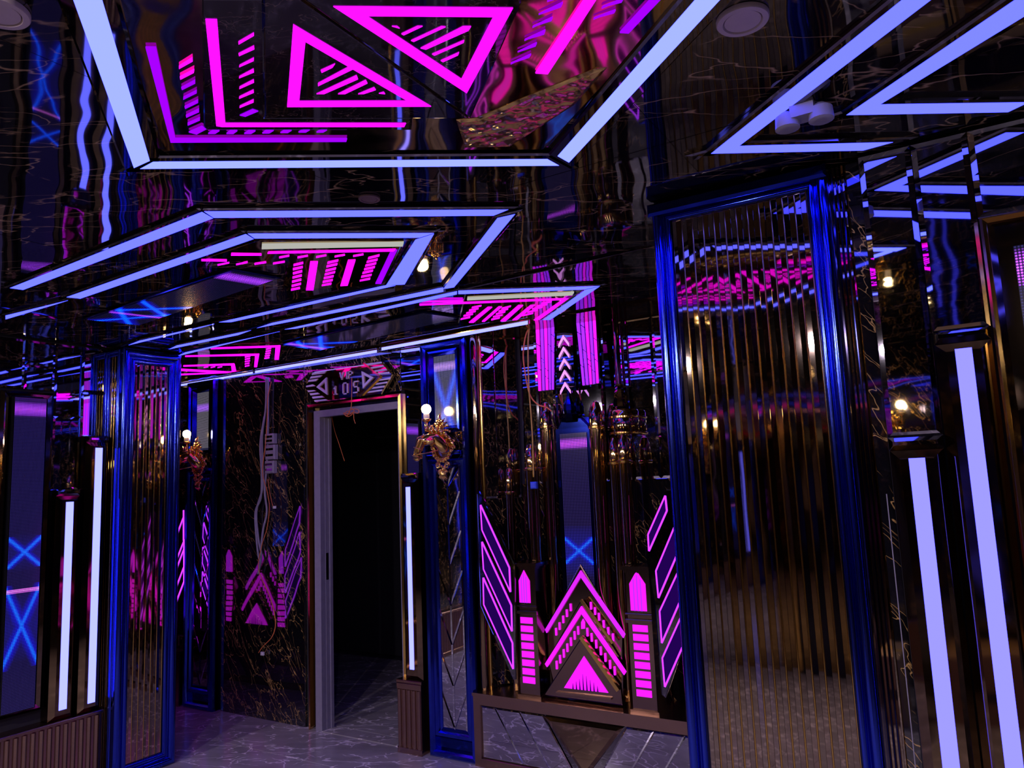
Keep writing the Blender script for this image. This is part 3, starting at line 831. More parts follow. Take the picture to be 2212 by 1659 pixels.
# ---------------------------------------------------------------- left wall
# ribbed gold plinth under the left wall
pb = thing('ribbed_plinth', 'ribbed rose gold plinth along the bottom of the left wall', 'plinth', (-4.41, 1.9, 0))
obj('body', box(MB(), -4.47, -4.375, 0.9, 2.515, 0, 0.385), M['rose'], pb)
obj('top_ledge', tile(MB(), LP(-4.47), rect(0.9, 0.385, 2.515, 0.405), 0, 0.104, 0.004, 0.003), M['rose'], pb)
obj('bottom_rail', tile(MB(), LP(-4.375), rect(0.9, 0.0, 2.515, 0.04), 0, 0.010, 0.004, 0.003), M['rose'], pb)
for k in range(36):
    y = 1.01 + 0.042 * k
    if y > 2.50:
        break
    pr = [(y - 0.015 + 0.030 * i / 6, 0.014 * math.sin(math.pi * i / 6)) for i in range(7)]
    mb = MB()
    n = 7
    mb.add([(-4.375 + h, a, 0.04) for a, h in pr] + [(-4.375 + h, a, 0.382) for a, h in pr], [(i, (i + 1) % n, n + (i + 1) % n, n + i) for i in range(n)] + [tuple(range(n)), tuple(range(n, 2 * n))])
    obj('rib', mb, M['rose'], pb, 'angle')


def light_box(lab, pl, ac, z0, z1, hw, depth, ledz0, ledz1, ledm, grp, cap=True, lw=0.020, body='brown'):
    """mirror box with a bevelled crystal cap and a vertical LED strip"""
    r0 = thing('wall_light_bar', lab, 'wall light', pl(ac, z0, 0), grp)
    obj('mirror_box', tile(MB(), pl, rect(ac - hw, z0, ac + hw, z1), 0, depth - 0.022, 0.026, 0.022), M[body], r0)
    if cap:
        obj('crystal_cap', tile(MB(), pl, rect(ac - hw, z1, ac + hw, z1 + 0.035), 0, depth - 0.02, 0.012, 0.022), M['mirror'], r0)
    obj('led_tube', prism(MB(), pl, rect(ac - lw, ledz0, ac + lw, ledz1), depth - 0.004, depth + 0.004), M[ledm], r0)
    return r0


BL = [(2.291, 1.586), (2.290, 0.461), (2.448, 1.894), (2.445, 0.456)]
light_box('shorter left-wall light bar, left one of the pair beside the ribbed pillar', PLL, (BL[0][0] + BL[1][0]) / 2, 0.408, BL[0][1] + 0.035, 0.066, 0.095, BL[1][1], BL[0][1], 'barpale', 'left wall light bars')
light_box('taller left-wall light bar, right one of the pair touching the ribbed pillar', PLL, (BL[2][0] + BL[3][0]) / 2, 0.408, BL[2][1] + 0.035, 0.066, 0.095, BL[3][1], BL[2][1], 'barpale', 'left wall light bars')
# LED screen of the left wall
SQ = [(1.996, 0.526), (2.152, 0.494), (2.154, 2.170), (1.987, 2.158)]
s0 = thing('led_screen', 'tall LED dot screen on the left wall with blue crosses and a purple band', 'screen', (-4.44, 2.1, 0.43))
yl, yr = (SQ[0][0] + SQ[3][0]) / 2, (SQ[1][0] + SQ[2][0]) / 2
zb, zt = (SQ[0][1] + SQ[1][1]) / 2, (SQ[2][1] + SQ[3][1]) / 2
PLS = LP(-4.47)
obj('screen_case', tile(MB(), PLS, rect(yl - 0.004, zb - 0.004, yr + 0.004, zt + 0.004), 0, 0.076, 0.002, 0.001), M['black'], s0)
for mb in frame_sides(PLS, (yl - 0.055, zb - 0.03, yr + 0.055, zt + 0.04), [(0, 0), (0, 0.04), (0.015, 0.055), (0.035, 0.05), (0.05, 0.03), (0.05, 0)]):
    obj('frame_rail', mb, M['brown'], s0)
zz = [(2.032, 2.100), (2.064, 1.328), (2.072, 1.128), (2.073, 0.944)]
nv = lambda z: (z - zb) / (zt - zb)
fnL = pattern((0.03, 0.02, 0.15), [(nv(zz[0][1]), 0.024, PU), (nv(zz[2][1]), 0.008, (2.5, 0.5, 3.0)), (nv(zz[3][1]), 0.11, (0.0, 0.005, 0.30)), (nv(zz[1][1]), 0.06, (0, 0.005, 0.2))],
              [(nv(zz[1][1]), 0.045, 0.22, CY), (nv(zz[3][1]), 0.115, 0.16, CY)])
screen('screen_face', [PLS(yl, zb, 0.0775), PLS(yr, zb, 0.0775), PLS(yr, zt, 0.0775), PLS(yl, zt, 0.0775)], 24, 216, fnL, s0)


# ribbed pillars
def ribs(pl, a0, a1, b0, b1, n, root, mat='bronze', bead='gold', tilt=0.05):
    w = (a1 - a0) / n
    for i in range(n):
        a = a0 + i * w
        bw = w * 0.16
        fw_ = (w - bw) / 2
        h1, h2 = fw_ * tilt, -fw_ * tilt * 0.8
        pr = [(a, 0.0), (a, 0.006), (a + fw_, 0.006 + h1), (a + fw_, 0.005), (a + 2 * fw_, 0.005 + h2 + 0.002), (a + 2 * fw_, 0.0)]
        m_ = len(pr)
        mb = MB().add([pl(x, b0, h) for x, h in pr] + [pl(x, b1, h) for x, h in pr], [(k, (k + 1) % m_, m_ + (k + 1) % m_, m_ + k) for k in range(m_)] + [tuple(range(m_)), tuple(range(m_, 2 * m_))])
        obj('mirror_slat', mb, M[mat], root)
        c = a + 2 * fw_ + bw / 2
        pr = [(c + bw * 0.62 * math.cos(t), 0.002 + bw * 0.9 * math.sin(t)) for t in [math.pi * k / 6 for k in range(7)]]
        m_ = 7
        mb = MB().add([pl(x, b0, h) for x, h in pr] + [pl(x, b1, h) for x, h in pr], [(k, (k + 1) % m_, m_ + (k + 1) % m_, m_ + k) for k in range(m_)] + [tuple(range(m_)), tuple(range(m_, 2 * m_))])
        obj('gold_bead', mb, M[bead], root, 'angle')


def roll(w, h, n=8, steps=2):
    """moulding profile: a large roll, a groove and a small roll"""
    p = [(0, -0.02), (0, h * 0.4)]
    w1 = w * 0.55
    for k in range(n + 1):
        a = math.pi * (1 - k / n)
        p.append((w1 / 2 + w1 / 2 * math.cos(a), h * 0.4 + h * 0.6 * math.sin(a)))
    p.append((w1 + w * 0.04, h * 0.35))
    w2 = w * 0.36
    for k in range(n + 1):
        a = math.pi * (1 - k / n)
        p.append((w * 0.62 + w2 / 2 + w2 / 2 * math.cos(a), h * 0.35 + h * 0.35 * math.sin(a)))
    p.append((w, -0.02))
    return p


lp = thing('ribbed_pillar', 'blue framed ribbed pillar at the left, end of the left wall', 'pillar', (-4.37, 2.7, 0))
obj('core', box(MB(), -4.47, -4.30, 2.535, 2.895, 0, 2.5), M['navy'], lp)
LF = LP(-4.30)
for mb in frame_sides(LF, (2.52, 0.0, 2.91, 2.49), roll(0.085, 0.035)):
    obj('frame_moulding', mb, M['blue'], lp, 'angle')
ribs(LF, 2.605, 2.825, 0.085, 2.405, 6, lp)
SF = WP(2.535)
for mb in frame_sides(SF, (-4.465, 0.0, -4.305, 2.49), roll(0.04, 0.02)):
    obj('frame_moulding', mb, M['blue'], lp, 'angle')
ribs(SF, -4.425, -4.345, 0.04, 2.45, 3, lp)

# right pillar
rp = thing('ribbed_pillar', 'large blue framed pillar of gold ribs at the right, nearest the camera', 'pillar', (-0.55, 2.4, 0))
obj('core', box(MB(), -0.834, -0.286, 2.332, 2.468, 0, 2.5), M['navy'], rp)
RF = WP(2.332)
for k, mb in enumerate(frame_sides(RF, (-0.836, 0.0, -0.284, 2.497), roll(0.062, 0.034))):
    obj('frame_moulding', mb, M['blue'] if k != 2 else M['navy'], rp, 'angle')
ribs(RF, -0.774, -0.346, 0.062, 2.436, 12, rp)
for k, (z0_, z1_, h_) in enumerate([(2.455, 2.497, 0.055)]):
    obj('cornice_moulding', tile(MB(), RF, rect(-0.842, z0_, -0.282, z1_), 0.0, h_ - 0.01, 0.008, 0.01), M['navy'], rp)
# ribbed strip and marble strip right of the pillar
rs = thing('ribbed_strip', 'narrow strip of gold ribs right of the large blue pillar', 'wall strip', (-0.26, 2.36, 0))
obj('backing', box(MB(), -0.284, -0.236, 2.352, 2.40, 0, 2.5), M['brown'], rs)
ribs(WP(2.352), -0.284, -0.236, 0, 2.498, 4, rs)
ms = thing('marble_strip', 'narrow black marble strip with gold veins and a steel corner line', 'wall strip', (-0.216, 2.36, 0))
obj('marble_panel', box(MB(), -0.235, -0.199, 2.345, 2.40, 0, 2.498), M['marble'], ms)
obj('corner_line', box(MB(), -0.218, -0.2155, 2.342, 2.346, 0, 1.52), M['steel'], ms, label='thin bright steel line')

# right wall light bars
R1 = [(-0.127, 1.616), (0.006, 1.899)]
light_box('shorter right-wall light bar, next to the blue pillar, under the first mirror tile', PR, -0.129, 0.0, 1.64, 0.066, 0.06, 0.10, R1[0][1], 'bar', 'right wall light bars', lw=0.0195)
light_box('taller right-wall light bar, second from the blue pillar', PR, 0.008, 0.0, 1.92, 0.066, 0.06, 0.10, R1[1][1], 'bar', 'right wall light bars', lw=0.0195)
# gold framed screen at the right edge
s1 = thing('led_screen', 'gold framed LED dot screen at the right edge of the photo', 'screen', (0.22, 2.33, 0.3))
obj('screen_case', tile(MB(), PR, rect(0.085, 0.3, 0.355, 2.235), 0, 0.045, 0.025, 0.02), M['brown'], s1)
for mb in frame_sides(PR, (0.080, 0.28, 0.36, 2.245), [(0, 0), (0, 0.05), (0.006, 0.056), (0.02, 0.05), (0.026, 0.03), (0.026, 0)]):
    obj('frame_rail', mb, M['gold'], s1)
zq = [(0.150, 2.089)]
fnR = pattern((0.03, 0.025, 0.12), [((zq[0][1] - 0.45) / 1.70, 0.03, (1.5, 0.2, 3.0))], [(0.35, 0.05, 0.2, CY)])
screen('screen_face', [PR(0.145, 0.45, 0.067), PR(0.30, 0.45, 0.067), PR(0.30, 2.15, 0.067), PR(0.145, 2.15, 0.067)], 20, 220, fnR, s1)
light_box('light bar on the right wall beyond the gold framed screen', PR, 0.431, 0.0, 1.92, 0.066, 0.06, 0.10, 1.88, 'bar', None)

# ---------------------------------------------------------------- front wall: blue columns with horse lamps
def blue_column(xc, lab):
    w = 0.174
    y0 = 3.70
    cw = WP(y0)
    r0 = thing('blue_column', lab, 'column', (xc, y0, 0), 'blue framed columns beside the door')
    obj('core', box(MB(), xc - w, xc + w, y0, 3.74, 0, 2.49), M['navy'], r0)
    for mb in frame_sides(cw, (xc - w, 0, xc + w, 2.485), [(0, -0.02), (0, 0.03), (0.012, 0.042), (0.03, 0.04), (0.04, 0.026), (0.04, -0.02)]):
        obj('outer_moulding', mb, M['blue'], r0, 'angle')
    # upper window with a screen
    sx, z0, z1 = 0.085, 1.955, 2.40
    for mb in frame_sides(cw, (xc - sx - 0.03, z0 - 0.03, xc + sx + 0.03, z1 + 0.03), [(0, -0.01), (0, 0.03), (0.012, 0.034), (0.03, 0.008), (0.03, -0.01)]):
        obj('screen_frame', mb, M['navy'], r0)
    obj('black_tile', tile(MB(), cw, rect(xc - 0.125, 1.80, xc + 0.125, 1.915), 0, 0.01, 0.004, 0.003), M['marble'], r0)
    obj('ledge', tile(MB(), cw, rect(xc - 0.128, 1.775, xc + 0.128, 1.797), 0, 0.05, 0.004, 0.004), M['blue'], r0)
    # lower window: chevrons of crystal
    a, b0, b1 = 0.09, 0.16, 1.70
    for mb in frame_sides(cw, (xc - a - 0.05, b0 - 0.05, xc + a + 0.05, b1 + 0.05), [(0, -0.01), (0, 0.018), (0.01, 0.026), (0.028, 0.026), (0.036, 0.012), (0.05, 0.008), (0.05, -0.01)]):
        obj('window_frame', mb, M['blue'], r0, 'angle')
    P = 0.235
    k = 0
    z = b0 - 0.22
    while z < b1:
        for sgn in (-1, 1):
            lo_o, hi_o = z + 0.2, z + 0.2 + P
            lo_i, hi_i = z, z + P
            poly = [(xc, max(lo_i, b0)), (xc + sgn * a, max(lo_o, b0)), (xc + sgn * a, min(hi_o, b1)), (xc, min(hi_i, b1))]
            if lo_o >= b1:
                poly = [(xc, max(lo_i, b0)), (xc + sgn * a * min(1, (b1 - lo_i) / 0.2), b1), (xc, b1)]
            elif hi_i <= b0:
                poly = [(xc + sgn * a * (b0 - hi_i) / 0.2, b0), (xc + sgn * a, b0), (xc + sgn * a, min(hi_o, b1))] if hi_o > b0 else None
            if poly and abs(area2(poly)) > 0.002:
                obj('crystal_chevron', tile(MB(), cw, poly, 0.0, 0.006, 0.008, 0.004), M['mirror'], r0)
        z += P
        k += 1
    return r0, (sx, z0, z1, cw)


def column_screen(xc, r0, dims, fn):
    sx, z0, z1, cw = dims
    screen('screen_face', [cw(xc - sx, z0, 0.004), cw(xc + sx, z0, 0.004), cw(xc + sx, z1, 0.004), cw(xc - sx, z1, 0.004)], 20, 54, fn, r0)


XR, XL = -2.755, -5.138
cr, dm = blue_column(XR, 'blue framed column with a lit screen right of the doorway')
column_screen(XR, cr, dm, pattern((0.20, 0.19, 0.30), [(0.84, 0.07, (1.2, 0.6, 2.5))], [(0.25, 0.50, 0.26, (0.0, 0.25, 2.6))]))
cl, dm = blue_column(XL, 'blue framed column with a screen left of the marble panel')
column_screen(XL, cl, dm, pattern((0.22, 0.20, 0.26), [(0.72, 0.08, (0.7, 0.1, 2.0))], []))


# horse head lamps
def horse_lamp(lab, flip=False):
    """built at the origin: x right, y into the wall, z up; u = 1 mm"""
    r0 = thing('horse_lamp', lab, 'wall lamp', (0, 0, 0), 'gold horse head wall lamps')
    # oval wreath of beads round a dark mirror
    pl = obj('medallion', lathe_y(MB(), (0.012, -0.012, 0.0), [(0.001, -0.012), (0.055, -0.010), (0.07, 0.0), (0.07, 0.012)], 24, 1.18), M['rose'], r0, 'angle')
    wr_ = MB()
    for k in range(22):
        a = 2 * math.pi * k / 22
        ball(wr_, (0.012 + 0.073 * math.cos(a), -0.03, 0.082 * math.sin(a)), 0.0125 if k % 2 else 0.0095, 8, 6)
    tube(wr_, [(0.012 + 0.060 * math.cos(2 * math.pi * k / 28), -0.028, 0.07 * math.sin(2 * math.pi * k / 28)) for k in range(28)], 0.007, 6, True)
    obj('beaded_wreath', wr_, M['gold'], r0, True)
    # horse head and neck as one skinned surface
    J = [(0.055, -0.02, -0.030), (0.050, -0.07, 0.020), (0.022, -0.115, 0.062), (-0.012, -0.145, 0.074), (-0.040, -0.158, 0.045), (-0.058, -0.168, -0.005), (-0.070, -0.174, -0.050), (-0.078, -0.176, -0.082)]
    rad = [(0.044, 0.052), (0.042, 0.050), (0.036, 0.042), (0.033, 0.034), (0.035, 0.036), (0.026, 0.026), (0.021, 0.020), (0.021, 0.018)]
    me = bpy.data.meshes.new('horse_head')
    jaw = len(J)
    J2 = J + [(-0.002, -0.135, 0.010), (-0.040, -0.150, -0.058)]
    rad2 = rad + [(0.024, 0.024), (0.012, 0.012)]
    me.from_pydata(J2, [(i, i + 1) for i in range(7)] + [(3, 8), (6, 9)], [])
    ob = bpy.data.objects.new('horse_head', me)
    COL.objects.link(ob)
    sk = ob.modifiers.new('skin', 'SKIN')
    for i, v in enumerate(me.skin_vertices[0].data):
        v.radius = rad2[i]
        v.use_root = (i == 0)
    sd = ob.modifiers.new('sub', 'SUBSURF')
    sd.levels = sd.render_levels = 2
    dg = bpy.context.evaluated_depsgraph_get()
    me2 = bpy.data.meshes.new_from_object(ob.evaluated_get(dg))
    bpy.data.objects.remove(ob)
    me2.name = 'horse_head'
    me2.polygons.foreach_set('use_smooth', [True] * len(me2.polygons))
    me2.materials.clear()
    me2.materials.append(M['gold'])
    head = bpy.data.objects.new('horse_head', me2)
    COL.objects.link(head)
    head.parent = r0
    ORIGIN[head.name] = Vector((0, 0, 0))
    for sx in (-1, 1):
        obj('ear', tube(MB(), [(-0.006 + 0.018 * sx, -0.135 - 0.006 * sx, 0.095), (-0.008 + 0.021 * sx, -0.135 - 0.006 * sx, 0.118), (-0.012 + 0.023 * sx, -0.137 - 0.006 * sx, 0.142)], [0.010, 0.011, 0.001], 8), M['gold'], head, True)
        obj('eye', ball(MB(), (-0.034 + 0.030 * sx, -0.166 - 0.004 * sx, 0.046), 0.0075, 8, 6), M['brown'], head, True)
        obj('nostril', ball(MB(), (-0.073 + 0.010 * sx, -0.186, -0.062), 0.0055, 8, 6), M['brown'], head, True)
    br = MB()
    for p, r in ((5, 0.029), (6, 0.024)):
        c = Vector(J[p])
        d = (Vector(J[p + 1]) - Vector(J[p - 1])).normalized()
        e1 = d.orthogonal().normalized()
        e2 = d.cross(e1)
        tube(br, [c + e1 * r * math.cos(2 * math.pi * k / 18) + e2 * r * math.sin(2 * math.pi * k / 18) for k in range(18)], 0.0035, 6, True)
    tube(br, [(-0.010, -0.172, 0.080), (-0.035, -0.190, 0.040), (-0.060, -0.196, -0.010)], 0.0035, 6)
    tube(br, [(0.060, -0.03, 0.00), (0.030, -0.10, -0.02), (-0.020, -0.16, -0.035), (-0.062, -0.196, -0.040)], 0.003, 6)
    obj('bridle', br, M['gold'], head, True)
    mn = MB()
    for k, (x, y, z) in enumerate([(0.00, -0.13, 0.098), (0.022, -0.115, 0.098), (0.044, -0.095, 0.088), (0.062, -0.07, 0.070), (0.076, -0.05, 0.046), (0.084, -0.035, 0.018)]):
        tube(mn, [(x, y, z), (x + 0.014, y - 0.006, z + 0.010), (x + 0.024, y - 0.004, z - 0.006), (x + 0.018, y, z - 0.022)], [0.013, 0.012, 0.009, 0.002], 8)
    obj('mane', mn, M['gold'], head, True)
    # crest of leaves and pearls above
    fn = MB()
    for k in range(5):
        a = math.radians(-60 + 30 * k)
        c0 = Vector((0.012, -0.03, 0.125))
        d = Vector((math.sin(a), 0, math.cos(a)))
        L = 0.095 if k == 2 else 0.06
        tube(fn, [c0, c0 + d * L * 0.35 + Vector((0, -0.012, 0)), c0 + d * L * 0.7 + Vector((0, -0.014, 0)), c0 + d * L], [0.006, 0.014, 0.010, 0.001], 8)
    tube(fn, [(0.012, -0.012, 0.06), (0.012, -0.03, 0.10), (0.012, -0.035, 0.135)], [0.03, 0.022, 0.008], 8)
    obj('crest', fn, M['gold'], r0, True)
    for k in range(22):
        a = -1.5 + 3.0 * ((k * 7) % 22) / 21
        rr = 0.03 + 0.012 * (k % 4)
        obj('pearl', ball(MB(), (0.016 + rr * 1.15 * math.sin(a), -0.050 - 0.004 * (k % 3), 0.088 + rr * math.cos(a)), 0.0075 + 0.0012 * (k % 3), 8, 6), M['gold'], r0, True)
    # scrolls at the sides and below
    for cx_, cz_, rr, dirn in [(0.088, -0.01, 0.022, 1), (0.094, 0.03, 0.014, 1), (-0.068, 0.03, 0.02, -1), (-0.020, -0.108, 0.020, -1), (0.046, -0.108, 0.020, 1), (-0.006, -0.150, 0.016, -1), (0.030, -0.150, 0.016, 1)]:
        obj('scroll', tube(MB(), [(cx_ + dirn * rr * (1 - t * 0.055) * math.cos(t * 0.75), -0.025 - t * 0.001, cz_ + rr * (1 - t * 0.055) * math.sin(t * 0.75)) for t in range(14)], [0.0075 - 0.0003 * t for t in range(14)], 6), M['gold'], r0, True)
    sc = MB()
    for k in range(5):
        tube(sc, [(0.012, -0.02, -0.12), (0.012 + 0.010 * (k - 2), -0.03, -0.178), (0.012 + 0.013 * (k - 2), -0.02, -0.205 + 0.006 * abs(k - 2))], [0.010, 0.009, 0.001], 6)
    obj('pendant', sc, M['gold'], r0, True)
    for k in range(7):
        obj('pearl', ball(MB(), (0.012 + 0.022 * math.sin(k * 0.9), -0.035, -0.115 - 0.006 * k), 0.009, 8, 6), M['gold'], r0, True)
    # candle arm, cup, socket and bulb
    ax = -0.060
    am = MB()
    tube(am, [(0.0, -0.02, 0.105), (-0.03, -0.05, 0.095), (-0.055, -0.075, 0.105), (ax, -0.08, 0.140), (ax, -0.08, 0.165)], 0.0065, 8)
    lathe(am, (ax, -0.08, 0.165), [(0.006, -0.01), (0.024, 0.0), (0.030, 0.012), (0.026, 0.014), (0.012, 0.010)], 14)
    obj('candle_arm', am, M['gold'], r0, True)
    obj('socket', lathe(MB(), (ax, -0.08, 0.175), [(0.017, 0.0), (0.0185, 0.01), (0.0185, 0.034), (0.016, 0.036)], 16), M['white'], r0, 'angle')
    obj('bulb', ball(MB(), (ax, -0.08, 0.239), 0.030, 16, 10), M['bulb'], r0, True)
    return r0


def lathe_y(mb, c, prof, n, zs):
    vs, fs = [], []
    for r, y in prof:
        for j in range(n):
            a = 2 * math.pi * j / n
            vs.append((c[0] + r * math.cos(a), c[1] + y, c[2] + r * zs * math.sin(a)))
    for i in range(len(prof) - 1):
        for j in range(n):
            fs.append((i * n + j, i * n + (j + 1) % n, (i + 1) * n + (j + 1) % n, (i + 1) * n + j))
    fs += [tuple(range(n)), tuple(range((len(prof) - 1) * n, len(prof) * n))]
    return mb.add(vs, fs)


h1 = horse_lamp('gold horse head lamp on the blue column right of the doorway')
HC = [(-2.746, 1.819), (-5.111, 1.828)]
HX = (HC[0][0] - 0.012, 3.66, HC[0][1])
h1.location = HX
h2 = copy_tree(h1, (HC[1][0] - HC[0][0], 0, HC[1][1] - HC[0][1]), 'gold horse head lamp on the blue column left of the marble panel')
h3 = copy_tree(h1, (0, 0, 0), 'gold horse head lamp on the back wall, seen only in the mirrors, right one')
h3.location = (-0.47, Y0 + 0.01, 1.80)
h3.rotation_euler = (0, 0, math.pi)
h4 = copy_tree(h1, (0, 0, 0), 'gold horse head lamp on the back wall, seen only in the mirrors, left one')
h4.location = (-2.77, Y0 + 0.01, 1.80)
h4.rotation_euler = (0, 0, math.pi)

# light bar and ribbed pedestal between door and column
G = [(-3.149, 0.424), (-2.943, 0.436), (-3.142, 0.002), (-2.950, 0.009), (-3.028, 1.589), (-3.036, 0.489)]
gx0, gx1, gz = G[0][0], G[3][0] - 0.004, G[0][1]
pd = thing('ribbed_pedestal', 'small ribbed rose gold pedestal on the floor right of the doorway', 'pedestal', ((gx0 + gx1) / 2, 3.68, 0))
obj('body', box(MB(), gx0 + 0.006, gx1 - 0.006, 3.636, 3.72, 0.0, gz - 0.018), M['rose'], pd)
obj('top_slab', tile(MB(), WP(3.72), rect(gx0, gz - 0.018, gx1, gz), 0, 0.086, 0.003, 0.003), M['rose'], pd)
obj('bottom_rail', tile(MB(), WP(3.636), rect(gx0 + 0.003, 0.0, gx1 - 0.003, 0.035), 0, 0.006, 0.003, 0.003), M['rose'], pd)
obj('upper_rail', tile(MB(), WP(3.636), rect(gx0 + 0.003, gz - 0.055, gx1 - 0.003, gz - 0.018), 0, 0.004, 0.003, 0.003), M['rose'], pd)
for k in range(5):
    xx = gx0 + 0.022 + (gx1 - gx0 - 0.044) * k / 4
    obj('rib', tube(MB(), [(xx, 3.636, 0.035), (xx, 3.636, gz - 0.055)], 0.013, 10), M['rose'], pd, 'angle')
lbx = (G[4][0] + G[5][0]) / 2
PB = WP(3.72)
light_box('slim light bar between the doorway and the blue column', PB, lbx + 0.004, gz + 0.002, G[4][1] + 0.05, 0.068, 0.078, G[5][1], G[4][1], 'barpale', None, True, 0.016)

# left of the left column: second castle pedestal and wing, partly hidden
p2 = thing('mirror_pedestal', 'mirrored pedestal at the far left behind the ribbed pillar', 'pedestal', (-5.6, 3.68, 0))
obj('body', box(MB(), -6.2, -5.335, 3.66, 3.72, 0, 0.385), M['mirror'], p2)
for mb in frame_sides(WP(3.66), (-6.2, 0.0, -5.332, 0.385), [(0, -0.002), (0, 0.012), (0.04, 0.012), (0.045, -0.002)]):
    obj('frame_rail', mb, M['rose'], p2)
obj('top_slab', box(MB(), -6.2, -5.330, 3.645, 3.72, 0.386, 0.405), M['rose'], p2)
w2 = thing('neon_wing', 'purple outlined neon wing panel at the far left behind the ribbed pillar', 'neon art', (-5.55, 3.70, 0.6))
WG = [[(-5.523, 1.120), (-5.399, 1.430), (-5.394, 1.248), (-5.518, 0.939)], [(-5.516, 0.896), (-5.393, 1.201), (-5.390, 1.072), (-5.513, 0.771)], [(-5.516, 0.896), (-5.393, 1.201), (-5.390, 1.072), (-5.513, 0.771)]]
obj('wing_panel', tile(MB(), PW, rect(-5.75, 0.5, -5.345, 1.6), 0, 0.004, 0.003, 0.002), M['dark_mirror'], w2)
for a, b in [[(-5.537, 1.193), (-5.399, 1.422)], [(-5.532, 1.004), (-5.388, 1.237)], [(-5.529, 0.932), (-5.387, 1.173)], [(-5.525, 0.795), (-5.383, 1.036)], [(-5.522, 0.681), (-5.380, 0.922)], [(-5.399, 1.422), (-5.394, 1.237)], [(-5.387, 1.173), (-5.380, 0.922)]]:
    ang = ((a[0] - b[0]) or 0.001)
    a = (b[0] + (a[0] - b[0]) * 1.3, b[1] + (a[1] - b[1]) * 1.3)
    neon(w2, seg(a, b, 0.008), M['neonline'], 0.005, 0.012, 'neon_line', PW)

# ---------------------------------------------------------------- castle alcove
PD = WP(3.66)
PT = [(-2.588, 0.394), (-2.594, -0.007)]
px0, pz = PT[0][0], 0.402
ped = thing('mirror_pedestal', 'long mirrored pedestal with a V of mirror strips under the glowing castle', 'pedestal', (-1.75, 3.8, 0))
obj('body', box(MB(), px0 + 0.004, -0.84, 3.664, 3.955, 0, pz - 0.02), M['dark_mirror'], ped)
obj('top_slab', box(MB(), px0 - 0.003, -0.838, 3.642, 3.955, pz - 0.018, pz), M['rose'], ped)
for mb in frame_sides(WP(3.664), (px0, 0.0, -0.84, pz - 0.02), [(0, -0.002), (0, 0.014), (0.045, 0.014), (0.05, 0.004), (0.05, -0.002)]):
    obj('frame_rail', mb, M['rose'], ped)
PF = WP(3.662)
TRI = [(-2.131, 0.358), (-1.645, 0.354), (-1.879, 0.092)]
tx0, tz, tx1, tcx = TRI[0][0], pz - 0.075, TRI[1][0], (TRI[0][0] + TRI[1][0]) / 2
xl, xr, zb0, zt0 = px0 + 0.052, -0.90, 0.052, pz - 0.072
for sg in (-1, 1):
    half = (tx1 - tx0) / 2
    slope = half / (zt0 + 0.05)
    e = xl if sg < 0 else xr
    ex = abs(e - tcx)
    offs = [half, half + 0.15, half + 0.31, ex + 0.35]
    for k in range(3):
        o1, o2 = offs[k], offs[k + 1]
        P = []
        for o, z in ((o1, zt0), (min(o2, ex), zt0)):
            P.append((min(o, ex), z))
        dz = (zt0 - zb0) * slope
        if o2 >= ex:
            zc = zt0 - max(0, (o2 - ex)) / slope
            if zc > zb0:
                P.append((ex, zc))
                P.append((o2 - dz, zb0))
            else:
                P.append((ex, zb0))
        else:
            P.append((o2 - dz, zb0))
        P.append((max(o1 - dz, 0.012), zb0))
        P = [(tcx + sg * a, z) for a, z in P]
        obj('mirror_strip', tile(MB(), PF, P, -0.001, 0.004, 0.007, 0.002), M['mirror'], ped)
obj('gold_triangle', tile(MB(), PF, [(tcx - half + 0.012, zt0 - 0.002), (tcx + half - 0.012, zt0 - 0.002), (tcx, zb0)], -0.001, 0.014, 0.018, 0.006), M['brown'], ped)

CM = 3.72      # front plane of the castle
cast_grp = 'castle ornament pieces'


def outline_neon(root, poly, pl, mat, w=0.010, h0=0.004, h1=0.012):
    for i in range(len(poly)):
        neon(root, seg(poly[i], poly[(i + 1) % len(poly)], w), mat, h0, h1, 'neon_line', pl)


PWG = WP(3.672)
wgl = thing('neon_wing', 'left neon wing of the castle, slanted purple outlined panels', 'neon art', (-2.45, 3.67, 0.45), cast_grp)
LW = [[(-2.492, 1.467), (-2.487, 1.322), (-2.308, 0.976), (-2.309, 1.110)], [(-2.491, 1.254), (-2.486, 1.097), (-2.308, 0.760), (-2.306, 0.902)], [(-2.491, 1.049), (-2.493, 0.897), (-2.310, 0.556), (-2.308, 0.696)]]
obj('wing_panel', tile(MB(), PWG, [(-2.517, 1.531), (-2.498, 1.550), (-2.275, 1.130), (-2.300, 0.498), (-2.317, 0.497), (-2.521, 0.887)], 0, 0.012, 0.006, 0.003), M['dark_mirror'], wgl)
for p in LW:
    obj('violet_pane', prism(MB(), PWG, inset(p, 0.003), 0.014, 0.018), M['deepviolet'], wgl)
    outline_neon(wgl, p, PWG, M['neonline'], 0.008, 0.015, 0.020)
wgr = thing('neon_wing', 'right neon wing of the castle, slanted purple outlined panels', 'neon art', (-1.3, 3.67, 0.45), cast_grp)
RW = [[(-1.352, 1.493), (-1.349, 1.417), (-1.459, 1.215), (-1.458, 1.298)], [(-1.310, 1.345), (-1.306, 1.209), (-1.424, 0.983), (-1.428, 1.116)], [(-1.305, 1.127), (-1.303, 0.989), (-1.422, 0.763), (-1.422, 0.918)], [(-1.304, 0.912), (-1.301, 0.780), (-1.421, 0.552), (-1.424, 0.690)]]
obj('wing_panel', tile(MB(), PWG, [(-1.348, 1.526), (-1.170, 1.513), (-1.230, 0.944), (-1.421, 0.498), (-1.442, 0.511), (-1.448, 0.933), (-1.479, 1.198)], 0, 0.012, 0.006, 0.003), M['dark_mirror'], wgr)
